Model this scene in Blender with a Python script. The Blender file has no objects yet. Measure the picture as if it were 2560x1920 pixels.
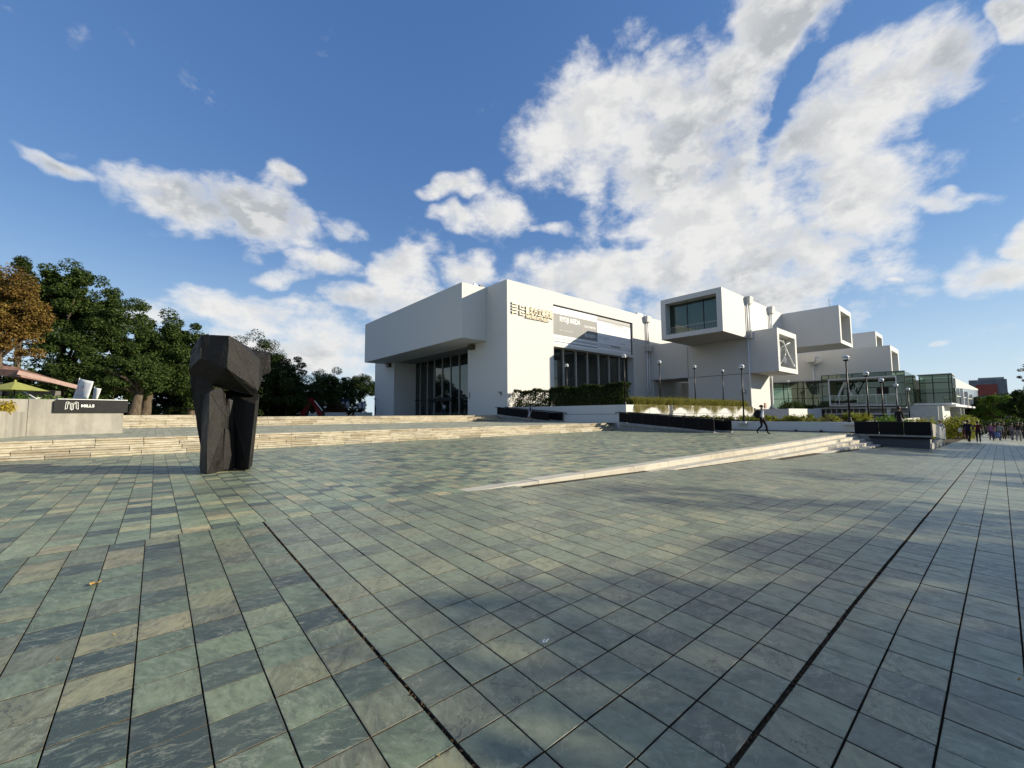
import bpy, bmesh, math, random
import numpy as np
from mathutils import Vector, Matrix, Euler
random.seed(7); RNG = np.random.default_rng(7)
R = math.radians
sc = bpy.context.scene
col = sc.collection
# ---------------------------------------------------------------- camera
F_PX, YAW, PITCH, ROLL, ZC = 1039.0, R(49.48), R(4.17), R(-0.34), 1.27
fw = Vector((math.cos(YAW)*math.cos(PITCH), math.sin(YAW)*math.cos(PITCH), math.sin(PITCH)))
rt = Vector((math.sin(YAW), -math.cos(YAW), 0)); up = rt.cross(fw)
r2 = rt*math.cos(ROLL)+up*math.sin(ROLL); u2 = -rt*math.sin(ROLL)+up*math.cos(ROLL)
cd = bpy.data.cameras.new('camera'); cam = bpy.data.objects.new('camera', cd); col.objects.link(cam)
M3 = Matrix((r2, u2, -fw)).transposed()
cam.matrix_world = Matrix.Translation((0, 0, ZC)) @ M3.to_4x4()
cd.sensor_width = 36; cd.lens = F_PX/2560*36; cd.clip_start = 0.05; cd.clip_end = 5000
sc.camera = cam
def proj(p):
    q = Vector(p)-Vector((0, 0, ZC)); z = q.dot(fw)
    if z < 0.1: return None
    return 1280+F_PX*q.dot(r2)/z, 960-F_PX*q.dot(u2)/z, z
# ---------------------------------------------------------------- sun and sky
SUN = Vector((0.71, -0.70, 0.40)).normalized()
sun_el = math.asin(SUN.z)
sl = bpy.data.lights.new('sun', 'SUN'); sl.energy = 5.0; sl.angle = R(0.55); sl.color = (1.0, 0.90, 0.72)
so = bpy.data.objects.new('sun', sl); col.objects.link(so)
so.rotation_euler = SUN.to_track_quat('Z', 'Y').to_euler(); so.location = (60, -60, 60)
sc.view_settings.view_transform = 'Standard'; sc.view_settings.look = 'None'
sc.view_settings.exposure = 0.60; sc.view_settings.gamma = 1.0
sc.view_settings.use_curve_mapping = False
sc.cycles.max_bounces = 8; sc.cycles.transparent_max_bounces = 12
sc.cycles.use_denoising = True

# cloud banks: azimuth, elevation, half axes, turn (degrees), weight
BL = [(22.0, 24.3, 18.5, 12.7, -160.5, 1), (37.9, 34.8, 10.6, 7.6, -169.8, 1), (43.0, 32.3, 6.3, 5.5, -169.0, 0.8), (14.2, 39.8, 8.0, 4.5, -162.2, 1), (19.5, 36.6, 7.6, 5.1, -142.5, 0.9), (4.1, 30.0, 6.4, 4.4, 158.8, 1), (8.8, 27.8, 6.6, 5.7, -147.9, 1), (8.5, 21.7, 7.6, 5.9, -135.8, 1), (2.9, 18.2, 3.1, 0.9, -160.9, 0.7), (10.8, 15.9, 6.7, 4.4, -160.3, 0.9), (29.4, 17.1, 16.5, 5.4, -173.3, 0.9), (42.7, 18.6, 8.3, 3.6, -177.2, 0.8), (15.0, 13.4, 8.9, 2.6, -170.1, 0.8), (33.2, 41.2, 5.5, 3.0, -168.8, 0.7), (26.3, 33.1, 11.1, 8.3, -156.7, 1), (87.3, 22.6, 8.0, 3.1, -173.9, 1), (80.2, 22.2, 7.7, 3.6, -170.1, 1), (77.7, 26.6, 2.5, 1.5, 171.3, 0.6), (72.0, 22.3, 3.2, 2.0, -150.1, 0.55), (93.0, 23.6, 1.8, 1.1, 172.2, 0.6), (99.0, 23.2, 3.7, 0.9, -164.5, 0.55), (57.8, 29.4, 3.7, 1.9, 175.7, 0.65), (51.0, 26.2, 5.6, 3.6, -168.5, 0.75), (56.7, 25.6, 3.4, 1.7, 176.8, 0.6), (64.3, 18.2, 5.7, 4.6, -173.1, 0.8), (56.7, 20.2, 6.6, 2.8, -173.6, 0.75), (61.6, 14.3, 9.1, 4.2, 176.9, 0.75), (83.1, 12.4, 9.3, 2.5, -176.1, 0.65), (74.5, 10.4, 13.7, 3.0, -175.8, 0.6), (79.1, 16.1, 3.9, 1.6, 170.5, 0.4), (74.7, 17.7, 5.0, 1.9, -178.0, 0.45), (42.6, 23.6, 4.5, 1.2, -177.0, 0.5), (-0.7, 12.0, 3.2, 2.6, -176.0, 0.95), (-2.3, 14.3, 1.8, 1.4, 60.8, 0.8), (-3.2, 31.7, 2.3, 1.4, 58.2, 0.85), (3.3, 6.9, 1.1, 0.4, -171.9, 0.4), (5.5, 12.7, 0.6, 0.4, -161.6, 0.4), (78.0, 7.5, 17.0, 3.0, 0.0, 0.75), (57.0, 9.5, 11.0, 4.0, 0.0, 0.8), (92.0, 10.5, 8.0, 2.2, 0.0, 0.6), (24.0, 12.0, 20.0, 3.5, 0.0, 0.85), (46.5, 33.0, 5.0, 6.0, 20.0, 0.5), (68.0, 13.5, 9.0, 2.6, 0.0, 0.6)]
NB = [(14.8, 31.6, 5.4, 1.6, 125.0, 0.42), (17.4, 28.2, 2.6, 1.6, 60.0, 0.35), (33.9, 21.9, 4.0, 1.2, -173.2, 0.4), (11.2, 35.5, 2.8, 2.0, 104.0, 0.55)]

world = bpy.data.worlds.new('World'); sc.world = world; world.use_nodes = True
class NT:
    def __init__(s, nt): s.t = nt; s.n = nt.nodes; s.l = nt.links
    def new(s, typ, **k):
        n = s.n.new(typ)
        for a, b in k.items(): setattr(n, a, b)
        return n
    def put(s, sock, v):
        if hasattr(v, 'is_output'): s.l.new(v, sock)
        else: sock.default_value = v
    def math(s, op, a, b=None, c=None, clamp=False):
        n = s.new('ShaderNodeMath', operation=op, use_clamp=clamp)
        for i, v in enumerate((a, b, c)):
            if v is not None: s.put(n.inputs[i], v)
        return n.outputs[0]
    def vmath(s, op, a, b=None, scale=None, out=0):
        n = s.new('ShaderNodeVectorMath', operation=op)
        s.put(n.inputs[0], a)
        if b is not None: s.put(n.inputs[1], b)
        if scale is not None: s.put(n.inputs['Scale'], scale)
        return n.outputs[out]
    def noise(s, vec, scale, detail=4, rough=.5, dist=0, out='Fac', dims='3D'):
        n = s.new('ShaderNodeTexNoise', noise_dimensions=dims)
        if vec is not None: s.put(n.inputs['Vector'], vec)
        n.inputs['Scale'].default_value = scale; n.inputs['Detail'].default_value = detail
        n.inputs['Roughness'].default_value = rough; n.inputs['Distortion'].default_value = dist
        return n.outputs[out]
    def ramp(s, fac, stops, interp='LINEAR'):
        n = s.new('ShaderNodeValToRGB'); n.color_ramp.interpolation = interp
        e = n.color_ramp.elements
        while len(e) < len(stops): e.new(0.5)
        for el, (p, c) in zip(e, stops):
            el.position = p; el.color = (c[0], c[1], c[2], 1) if not isinstance(c, (int, float)) else (c, c, c, 1)
        s.put(n.inputs[0], fac); return n.outputs[0]
    def mix(s, fac, a, b, mode='MIX'):
        n = s.new('ShaderNodeMix', data_type='RGBA', blend_type=mode)
        s.put(n.inputs[0], fac)
        for i, v in ((6, a), (7, b)):
            if isinstance(v, tuple) and len(v) == 3: v = v+(1,)
            s.put(n.inputs[i], v)
        return n.outputs[2]
    def maprange(s, v, a, b, c, d, smooth=False):
        n = s.new('ShaderNodeMapRange', interpolation_type='SMOOTHSTEP' if smooth else 'LINEAR')
        s.put(n.inputs[0], v)
        for i, q in enumerate((a, b, c, d)): n.inputs[i+1].default_value = q
        return n.outputs[0]
def build_world():
    w = NT(world.node_tree); w.n.clear()
    sky = w.new('ShaderNodeTexSky', sky_type='NISHITA'); sky.sun_disc = False
    sky.sun_elevation = sun_el; sky.sun_rotation = math.atan2(SUN.x, SUN.y)
    sky.air_density = 1.0; sky.dust_density = 0.0; sky.ozone_density = 2.0; sky.altitude = 20
    tc = w.new('ShaderNodeTexCoord'); d0 = tc.outputs['Generated']
    # domain warp so that no outline stays an ellipse
    w1 = w.noise(d0, 5.0, 3, .6, out='Color'); w1 = w.vmath('SUBTRACT', w1, (.5, .5, .5))
    d = w.vmath('ADD', d0, w.vmath('SCALE', w1, scale=.16))
    sx = w.new('ShaderNodeSeparateXYZ'); w.put(sx.inputs[0], w.vmath('NORMALIZE', d))
    az = w.math('MULTIPLY', w.math('ARCTAN2', sx.outputs[1], sx.outputs[0]), 57.29578)
    el = w.math('MULTIPLY', w.math('ARCSINE', sx.outputs[2]), 57.29578)
    cx = w.new('ShaderNodeCombineXYZ'); w.put(cx.inputs[0], az); w.put(cx.inputs[1], el)
    def field(blobs, k):
        acc = None
        for a0, e0, ra, rb, an, wt in blobs:
            m = w.new('ShaderNodeMapping', vector_type='TEXTURE')
            w.put(m.inputs['Vector'], cx.outputs[0])
            m.inputs['Location'].default_value = (a0, e0, 0); m.inputs['Rotation'].default_value = (0, 0, R(an))
            m.inputs['Scale'].default_value = (ra*k, rb*k, 1)
            rr = w.vmath('DOT_PRODUCT', m.outputs[0], m.outputs[0], out='Value')
            v = w.math('MULTIPLY_ADD', rr, -wt, wt)
            acc = v if acc is None else w.math('MAXIMUM', acc, v)
        return w.math('MAXIMUM', acc, 0.0)
    pos = field([b[:5]+(min(1.0, b[5]*.6+.42),) for b in BL], 1.2); neg = field([b[:5]+(b[5]*.8,) for b in NB], 1.0)
    # beyond the frame the same fair-weather cumulus goes on, as plain noise coverage
    fa = w.vmath('DOT_PRODUCT', w.vmath('NORMALIZE', d0), (0.62, 0.73, 0.28), out='Value')
    outm = w.maprange(fa, 0.62, 0.40, 0, 1, True)
    s0 = w.new('ShaderNodeSeparateXYZ'); w.put(s0.inputs[0], d0)
    zc = w.math('ADD', w.math('MAXIMUM', s0.outputs[2], 0.0), 0.25)
    cp = w.new('ShaderNodeCombineXYZ'); w.put(cp.inputs[0], w.math('DIVIDE', s0.outputs[0], zc)); w.put(cp.inputs[1], w.math('DIVIDE', s0.outputs[1], zc))
    cov = w.maprange(w.noise(cp.outputs[0], 1.1, 3, .5), .45, .70, 0, 1.0)
    base = w.math('ADD', w.math('SUBTRACT', pos, neg), w.math('MULTIPLY', cov, outm))
    st = w.vmath('MULTIPLY', d0, (1, 1, 1.6))
    n1 = w.noise(st, 8.5, 9, .62, .10)
    off = w.vmath('ADD', st, (0.028, -0.028, 0.022))
    n2 = w.noise(off, 8.5, 5, .6, .10)
    n3 = w.noise(st, 2.6, 2, .5, .3)
    raw = w.math('ADD', w.math('MULTIPLY_ADD', base, 1.32, -0.47), w.math('MULTIPLY', w.math('SUBTRACT', n1, .5), 2.9))
    dens = w.maprange(raw, -0.14, 0.80, 0, 1, True)
    # body: thick parts turn grey, the side towards the sun stays white
    thick = w.maprange(raw, 0.15, 0.95, 0, 1, True)
    lit = w.maprange(w.math('SUBTRACT', n1, n2), -0.08, 0.09, 0, 1)
    big = w.maprange(n3, 0.40, 0.62, 0, 1)
    sh = w.math('MULTIPLY', thick, w.math('MULTIPLY_ADD', lit, -0.75, 1.1))
    sh = w.math('MULTIPLY', sh, w.math('MULTIPLY_ADD', big, 0.9, 0.5), clamp=True)
    cc = w.mix(sh, (6.2, 6.12, 5.95), (3.25, 3.42, 3.58))
    # the phone's tone curve flattens the sky: lift the horizon less than the physical sky does
    sp = w.new('ShaderNodeSeparateColor'); w.put(sp.inputs[0], sky.outputs[0])
    cb = w.new('ShaderNodeCombineColor')
    for i, (gm, k) in enumerate(((.80, 3.3), (.68, 3.9), (.50, 5.0))):
        w.put(cb.inputs[i], w.math('MULTIPLY', w.math('POWER', w.math('MULTIPLY', sp.outputs[i], .15), gm), k))
    # pale moist haze low over the city
    hz = w.math('POWER', w.maprange(s0.outputs[2], 0.0, 0.42, 1, 0), 2.2)
    skyc = w.mix(w.math('MULTIPLY', hz, .80), cb.outputs[0], (4.6, 5.5, 6.1))
    fin = w.mix(w.math('MULTIPLY', dens, .97), skyc, cc)
    bg = w.new('ShaderNodeBackground'); bg.inputs[1].default_value = 0.10
    w.put(bg.inputs[0], fin)
    o = w.new('ShaderNodeOutputWorld'); w.l.new(bg.outputs[0], o.inputs[0])
build_world()
world.cycles.sampling_method = 'MANUAL'; world.cycles.sample_map_resolution = 512
# ---------------------------------------------------------------- helpers
def tag(o, label=None, cat=None, group=None, kind=None):
    if label: o['label'] = label
    if cat: o['category'] = cat
    if group: o['group'] = group
    if kind: o['kind'] = kind
    return o
def empty(name, loc=(0, 0, 0), rz=0.0):
    o = bpy.data.objects.new(name, None); col.objects.link(o)
    o.location = loc; o.rotation_euler = (0, 0, rz); o.empty_display_size = .2
    return o
def link(name, me, parent=None, loc=None, rot=None):
    o = bpy.data.objects.new(name, me); col.objects.link(o)
    if parent is not None: o.parent = parent
    if loc is not None: o.location = loc
    if rot is not None: o.rotation_euler = rot
    return o
class MB:
    def __init__(s): s.v = []; s.f = []
    def box(s, x0, x1, y0, y1, z0, z1):
        b = len(s.v)
        s.v += [(x0, y0, z0), (x1, y0, z0), (x1, y1, z0), (x0, y1, z0), (x0, y0, z1), (x1, y0, z1), (x1, y1, z1), (x0, y1, z1)]
        s.f += [(b+3, b+2, b+1, b), (b+4, b+5, b+6, b+7), (b, b+1, b+5, b+4), (b+1, b+2, b+6, b+5), (b+2, b+3, b+7, b+6), (b+3, b, b+4, b+7)]
        return s
    def hexa(s, pts):           # 8 points, bottom ring then top ring
        b = len(s.v); s.v += [tuple(p) for p in pts]
        s.f += [(b+3, b+2, b+1, b), (b+4, b+5, b+6, b+7), (b, b+1, b+5, b+4), (b+1, b+2, b+6, b+5), (b+2, b+3, b+7, b+6), (b+3, b, b+4, b+7)]
        return s
    def bar(s, a, b_, w, h=None):      # square bar from a to b
        a = Vector(a); b_ = Vector(b_); h = h or w; d = (b_-a).normalized()
        q = Vector((0, 0, 1)) if abs(d.z) < .95 else Vector((1, 0, 0))
        x = d.cross(q).normalized()*w/2; y = d.cross(x).normalized()*h/2
        return s.hexa([a-x-y, a+x-y, a+x+y, a-x+y, b_-x-y, b_+x-y, b_+x+y, b_-x+y])
    def tube(s, pts, rad, n=8, cap=True):
        pts = [Vector(p) for p in pts]
        if not isinstance(rad, (list, tuple)): rad = [rad]*len(pts)
        b = len(s.v); ref = None
        for i, p in enumerate(pts):
            d = (pts[min(i+1, len(pts)-1)]-pts[max(i-1, 0)]).normalized()
            if ref is None:
                q = Vector((0, 0, 1)) if abs(d.z) < .9 else Vector((1, 0, 0)); ref = d.cross(q).normalized()
            x = (ref-d*ref.dot(d)).normalized(); ref = x; y = d.cross(x)
            for k in range(n):
                t = 2*math.pi*k/n; s.v.append(tuple(p+(x*math.cos(t)+y*math.sin(t))*rad[i]))
        for i in range(len(pts)-1):
            for k in range(n):
                a = b+i*n+k; c = b+i*n+(k+1) % n; s.f.append((a, c, c+n, a+n))
        if cap:
            s.f.append(tuple(b+k for k in reversed(range(n)))); e = b+(len(pts)-1)*n; s.f.append(tuple(e+k for k in range(n)))
        return s
    def lathe(s, prof, n=16, c=(0, 0, 0)):     # prof: (r, z)
        b = len(s.v)
        for r, z in prof:
            for k in range(n):
                t = 2*math.pi*k/n; s.v.append((c[0]+r*math.cos(t), c[1]+r*math.sin(t), c[2]+z))
        for i in range(len(prof)-1):
            for k in range(n):
                a = b+i*n+k; d = b+i*n+(k+1) % n; s.f.append((a, d, d+n, a+n))
        s.f.append(tuple(b+k for k in reversed(range(n)))); e = b+(len(prof)-1)*n; s.f.append(tuple(e+k for k in range(n)))
        return s
    def mesh(s, name, m, smooth=False):
        me = bpy.data.meshes.new(name); me.from_pydata(s.v, [], s.f); me.update()
        if m is not None: me.materials.append(m)
        if smooth: me.shade_smooth()
        return me
    def build(s, name, m, parent=None, smooth=False, bevel=0, loc=None):
        o = link(name, s.mesh(name, m, smooth), parent, loc)
        if bevel:
            md = o.modifiers.new('bevel', 'BEVEL'); md.width = bevel; md.segments = 2; md.limit_method = 'ANGLE'
        return o
def quads(name, V, n, m, parent=None):
    "numpy quads: V (k*n,3) vertices, n verts a face"
    me = bpy.data.meshes.new(name); V = np.ascontiguousarray(V, dtype=np.float32); k = len(V)//n
    me.vertices.add(len(V)); me.vertices.foreach_set('co', V.ravel())
    me.loops.add(len(V)); me.loops.foreach_set('vertex_index', np.arange(len(V), dtype=np.int32))
    me.polygons.add(k); me.polygons.foreach_set('loop_start', np.arange(0, len(V), n, dtype=np.int32))
    me.update(calc_edges=True); me.validate()
    me.materials.append(m)
    return link(name, me, parent)

# ---------------------------------------------------------------- materials
MATS = {}
def mat(name, fn):
    if name in MATS: return MATS[name]
    m = bpy.data.materials.new(name); m.use_nodes = True
    w = NT(m.node_tree); w.n.clear()
    out = w.new('ShaderNodeOutputMaterial')
    fn(w, out); MATS[name] = m; return m
def principled(w, out, base, rough=.6, metal=0.0, spec=.5, normal=None, **k):
    p = w.new('ShaderNodeBsdfPrincipled')
    if isinstance(base, tuple) and len(base) == 3: base = base+(1,)
    w.put(p.inputs['Base Color'], base); w.put(p.inputs['Roughness'], rough)
    p.inputs['Metallic'].default_value = metal; p.inputs['Specular IOR Level'].default_value = spec
    if normal is not None: w.l.new(normal, p.inputs['Normal'])
    for a, b in k.items(): w.put(p.inputs[a.replace('_', ' ')], b)
    if out is not None: w.l.new(p.outputs[0], out.inputs[0])
    return p
def bump(w, h, strength=.3, dist=.01):
    b = w.new('ShaderNodeBump'); b.inputs['Strength'].default_value = strength; b.inputs['Distance'].default_value = dist
    w.put(b.inputs['Height'], h); return b.outputs[0]
def P(w): return w.new('ShaderNodeNewGeometry').outputs['Position']
def plain(name, c, rough=.6, metal=0.0, spec=.5, var=.12, scale=6.0, bmp=0.0):
    "a solid colour with slight wear: never one flat value"
    def fn(w, out):
        p = P(w); n = w.noise(p, scale, 5, .6)
        c2 = tuple(max(0, x*(1-var*2)) for x in c); c3 = tuple(min(1, x*(1+var)) for x in c)
        colr = w.ramp(n, [(.3, c2), (.7, c3)])
        rg = w.maprange(n, .3, .7, max(.02, rough-.08), min(1, rough+.08))
        principled(w, out, colr, rg, metal, spec, bump(w, w.noise(p, scale*8, 4, .6), bmp, .01) if bmp else None)
    return mat(name, fn)
def f_white(w, out, base=(.60, .59, .56), stain=.42):
    p = P(w)
    st = w.noise(w.vmath('MULTIPLY', p, (1.0, 1.0, .06)), 1.1, 7, .72, .3)      # rain streaks run down, in patches
    bl = w.noise(p, .33, 5, .6); fi = w.noise(p, 14, 4, .6); pa = w.noise(p, .16, 3, .5)
    f1 = w.math('MULTIPLY', w.maprange(st, .54, .74, 0, stain), w.maprange(pa, .46, .62, 0.1, 1))
    c = w.mix(f1, base, (.45, .41, .32))
    c = w.mix(w.maprange(bl, .48, .75, 0, .32), c, (.62, .60, .55))
    c = w.mix(w.maprange(fi, .4, .7, 0, .08), c, (.45, .44, .40))
    principled(w, out, c, .75, 0, .3, bump(w, fi, .12, .01))
WHITE = mat('white_painted_concrete', f_white)
WHITE2 = mat('white_planter_paint', lambda w, o: f_white(w, o, (.57, .565, .545), .6))
def f_tile(w, out, ox, oy, contrast, green, pitch=.265, calm=1.0, dust=1.0):
    p = P(w)
    q = w.vmath('SCALE', w.vmath('SUBTRACT', p, (ox, oy, 0)), scale=1/pitch)
    cell = w.vmath('MULTIPLY', w.vmath('FLOOR', q), (1, 1, 0))
    wn = w.new('ShaderNodeTexWhiteNoise', noise_dimensions='2D'); w.put(wn.inputs['Vector'], cell)
    rnd, rc = wn.outputs['Value'], wn.outputs['Color']
    pal = [(0.0, (.030, .044, .048)), (.12, (.052, .072, .070)), (.28, (.090, .122, .100)), (.46, (.120, .158, .122)),
           (.64, (.152, .186, .140)), (.78, (.112, .120, .100)), (.90, (.200, .210, .142)), (.97, (.215, .210, .145)), (1.0, (.25, .230, .16))]
    mean = (.118, .150, .118) if green else (.172, .190, .165)  # right-hand mean raised: sky sheen on the slate put into its colour
    base = w.mix(contrast, mean, w.ramp(rnd, pal)); base = w.mix(1.0, base, (1.38*dust*(1.03 if dust > 1 else 1), 1.33*dust, 1.07*dust), 'MULTIPLY')
    pt = w.vmath('ADD', w.vmath('MULTIPLY', p, (1, 1, 0)), w.vmath('SCALE', rc, scale=37.0))
    # slate clouding stretched along the cleavage, thin pale veins, dark blotches
    rot = w.new('ShaderNodeVectorRotate', rotation_type='Z_AXIS'); w.put(rot.inputs['Vector'], pt)
    w.put(rot.inputs['Angle'], w.math('MULTIPLY', rnd, 2.4))
    ps = w.vmath('MULTIPLY', rot.outputs[0], (1, 1+1.2*calm, 1))
    n1 = w.noise(ps, 10, 10, .70, .35*calm); n2 = w.noise(ps, 3.4, 9, .62, .9); n3 = w.noise(pt, 34, 5, .75); n4 = w.noise(pt, 3.0, 4, .55, .4)
    c = w.mix(w.maprange(n4, .42, .66, 0, .50*calm), base, (.046, .062, .055))
    c = w.mix(w.maprange(n1, .50, .66, 0, .55*calm), c, (.046, .060, .052))
    c = w.mix(w.maprange(n1, .47, .32, 0, .50*calm), c, (.30, .34, .24))
    vein = w.math('ABSOLUTE', w.math('SUBTRACT', n2, .5))
    c = w.mix(w.math('MULTIPLY', w.maprange(vein, .018, .0, 0, .55), w.maprange(n4, .40, .60, .25, 1)), c, (.36, .37, .27))
    crack = w.math('ABSOLUTE', w.math('SUBTRACT', w.noise(pt, 1.9, 7, .6, .3), .5)); c = w.mix(w.math('MULTIPLY', w.maprange(crack, .006, .0, 0, .8), w.math('GREATER_THAN', rnd, .80)), c, (.03, .03, .026))
    c = w.mix(w.maprange(n3, .55, .75, 0, .35), c, (.07, .075, .068))
    big = w.noise(p, .33, 3, .5)
    c = w.mix(w.maprange(big, .5, .72, 0, .35), c, (.14, .12, .085))
    sm = w.noise(p, 1.7, 6, .7, .6); c = w.mix(w.maprange(sm, .54, .70, 0, .45), c, (.055, .058, .048))      # damp stains across joints
    fr = w.vmath('FRACTION', q); sf = w.new('ShaderNodeSeparateXYZ'); w.put(sf.inputs[0], fr)
    ex = w.math('MINIMUM', w.math('MINIMUM', sf.outputs[0], sf.outputs[1]), w.math('SUBTRACT', 1.0, w.math('MAXIMUM', sf.outputs[0], sf.outputs[1])))
    ed = w.math('MULTIPLY', w.maprange(ex, .012, .07, 1, 0), w.maprange(w.noise(p, 24, 4, .7), .45, .62, 0, .7)); c = w.mix(ed, c, (.085, .078, .058))
    grit = w.noise(p, 90, 2, .6); c = w.mix(w.maprange(grit, .66, .74, 0, .6), c, (.30, .27, .20))
    rg = w.maprange(n1, .3, .7, .28, .52)
    h = w.math('ADD', w.math('MULTIPLY', n1, .6), w.math('MULTIPLY', n3, .25))
    principled(w, out, c, rg, 0, .55, bump(w, h, .6, .006))
PITCH = .265
TILE_L = mat('slate_tile_lower', lambda w, o: f_tile(w, o, -.03, .79, 1.0, True))
TILE_U = mat('slate_tile_upper', lambda w, o: f_tile(w, o, .005, 5.83, 1.0, True, .265, .85, 1.45))
TILE_R = mat('slate_tile_lower_right', lambda w, o: f_tile(w, o, -.03, .79, .55, False, .265, .62))
def f_mortar(w, out, a, b):
    p = P(w); n = w.noise(p, 20, 5, .7); n2 = w.noise(p, 1.3, 3, .5)
    c = w.mix(n2, w.ramp(n, [(.35, a), (.65, tuple(x*2.0 for x in a))]), w.ramp(n, [(.35, b), (.7, tuple(min(1, x*1.5) for x in b))]))
    principled(w, out, c, .95, 0, .1, bump(w, n, .8, .02))
MORT_D = mat('dark_mossy_joint', lambda w, o: f_mortar(w, o, (.028, .025, .019), (.075, .062, .042)))
MORT_L = mat('sandy_joint', lambda w, o: f_mortar(w, o, (.09, .08, .06), (.26, .23, .17)))
def f_stone(w, out):
    p = P(w); oi = w.new('ShaderNodeObjectInfo').outputs['Random']
    ly = w.noise(w.vmath('MULTIPLY', p, (1, 1, 9)), 2.2, 6, .65, .4)
    bl = w.noise(p, 1.1, 5, .6); pit = w.noise(p, 26, 4, .75)
    base = w.ramp(oi, [(0, (.36, .31, .22)), (.25, (.52, .47, .35)), (.6, (.60, .55, .43)), (.85, (.44, .40, .31)), (1, (.30, .27, .21))])
    c = w.mix(w.maprange(ly, .42, .66, 0, .5), base, (.34, .26, .14))
    c = w.mix(w.maprange(bl, .54, .70, 0, .45), c, (.16, .13, .09))
    g = w.new('ShaderNodeNewGeometry'); sz = w.new('ShaderNodeSeparateXYZ'); w.put(sz.inputs[0], g.outputs['Normal'])
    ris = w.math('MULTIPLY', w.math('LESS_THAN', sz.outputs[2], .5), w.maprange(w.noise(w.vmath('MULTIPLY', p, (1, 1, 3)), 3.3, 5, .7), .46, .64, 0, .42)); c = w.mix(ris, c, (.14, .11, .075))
    c = w.mix(w.maprange(pit, .56, .70, 0, .6), c, (.13, .10, .07))
    principled(w, out, c, .82, 0, .25, bump(w, w.math('ADD', pit, ly), .6, .02))
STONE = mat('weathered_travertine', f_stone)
def f_kerb(w, out):
    p = P(w); oi = w.new('ShaderNodeObjectInfo').outputs['Random']; n = w.noise(p, 2.0, 6, .65); f = w.noise(p, 40, 4, .7)
    c = w.ramp(oi, [(0, (.44, .40, .31)), (.5, (.52, .48, .39)), (1, (.46, .44, .37))])
    c = w.mix(w.maprange(n, .50, .72, 0, .5), c, (.22, .18, .13)); c = w.mix(w.maprange(f, .5, .75, 0, .35), c, (.28, .25, .19))
    principled(w, out, c, .75, 0, .3, bump(w, f, .4, .008))
KERB = mat('pale_kerb_stone', f_kerb)
def f_paver_far(w, out):
    p = P(w)
    q = w.vmath('SCALE', p, scale=1/.265); cell = w.vmath('MULTIPLY', w.vmath('FLOOR', q), (1, 1, 0))
    wn = w.new('ShaderNodeTexWhiteNoise', noise_dimensions='2D'); w.put(wn.inputs['Vector'], cell)
    c = w.ramp(wn.outputs['Value'], [(0, (.20, .21, .17)), (.35, (.30, .32, .25)), (.7, (.36, .37, .28)), (1, (.46, .42, .31))])
    fr = w.vmath('FRACTION', q); s = w.new('ShaderNodeSeparateXYZ'); w.put(s.inputs[0], fr)
    jl = w.math('MINIMUM', s.outputs[0], s.outputs[1]); c = w.mix(w.math('LESS_THAN', jl, .045), c, (.13, .12, .095))
    n = w.noise(p, .5, 5, .6); c = w.mix(w.maprange(n, .45, .7, 0, .4), c, (.20, .20, .165))
    principled(w, out, c, .95, 0, .06)
PAVER = mat('slate_paving_far', f_paver_far)
def f_conc(w, out, base=(.31, .295, .255)):
    p = P(w); st = w.noise(w.vmath('MULTIPLY', p, (1, 1, .10)), 2.6, 6, .7)
    bl = w.noise(p, .9, 5, .6); f = w.noise(p, 30, 4, .7)
    c = w.mix(w.maprange(st, .40, .68, 0, .75), base, (.17, .16, .135))
    c = w.mix(w.maprange(bl, .5, .75, 0, .6), c, (.42, .39, .32))
    c = w.mix(w.maprange(f, .5, .75, 0, .3), c, (.12, .11, .10))
    principled(w, out, c, .85, 0, .25, bump(w, f, .4, .01))
CONC = mat('stained_concrete', f_conc)
GREYC = mat('grey_concrete', lambda w, o: f_conc(w, o, (.30, .305, .30)))
def f_grass(w, out):
    p = P(w); n = w.noise(p, 1.2, 6, .7); n2 = w.noise(p, 22, 4, .7)
    c = w.ramp(n, [(.3, (.03, .042, .014)), (.55, (.055, .07, .022)), (.75, (.11, .09, .045))])
    c = w.mix(w.maprange(n2, .4, .7, 0, .5), c, (.02, .025, .01)); principled(w, out, c, .95, 0, .1, bump(w, n2, 1, .05))
LAWN = mat('lawn_earth', f_grass)
BLACK = plain('black_steel_panel', (.0035, .0035, .005), .55, 0, .15, .3, 3.0)
BLACKM = plain('black_metal', (.012, .011, .012), .42, .4, .4, .2)
GREYM = plain('grey_metal', (.32, .33, .33), .4, .8, .5, .1)
WHITEM = plain('white_metal', (.74, .74, .72), .45, 0, .5, .06)
ALU = plain('mullion_aluminium', (.42, .41, .37), .45, .3, .5, .1)
GREENM = plain('dark_green_frame', (.010, .016, .012), .45, 0, .4, .2)
SOIL = plain('planting_soil', (.045, .030, .022), .95, 0, .1, .4, 9)
BRONZE = None
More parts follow.
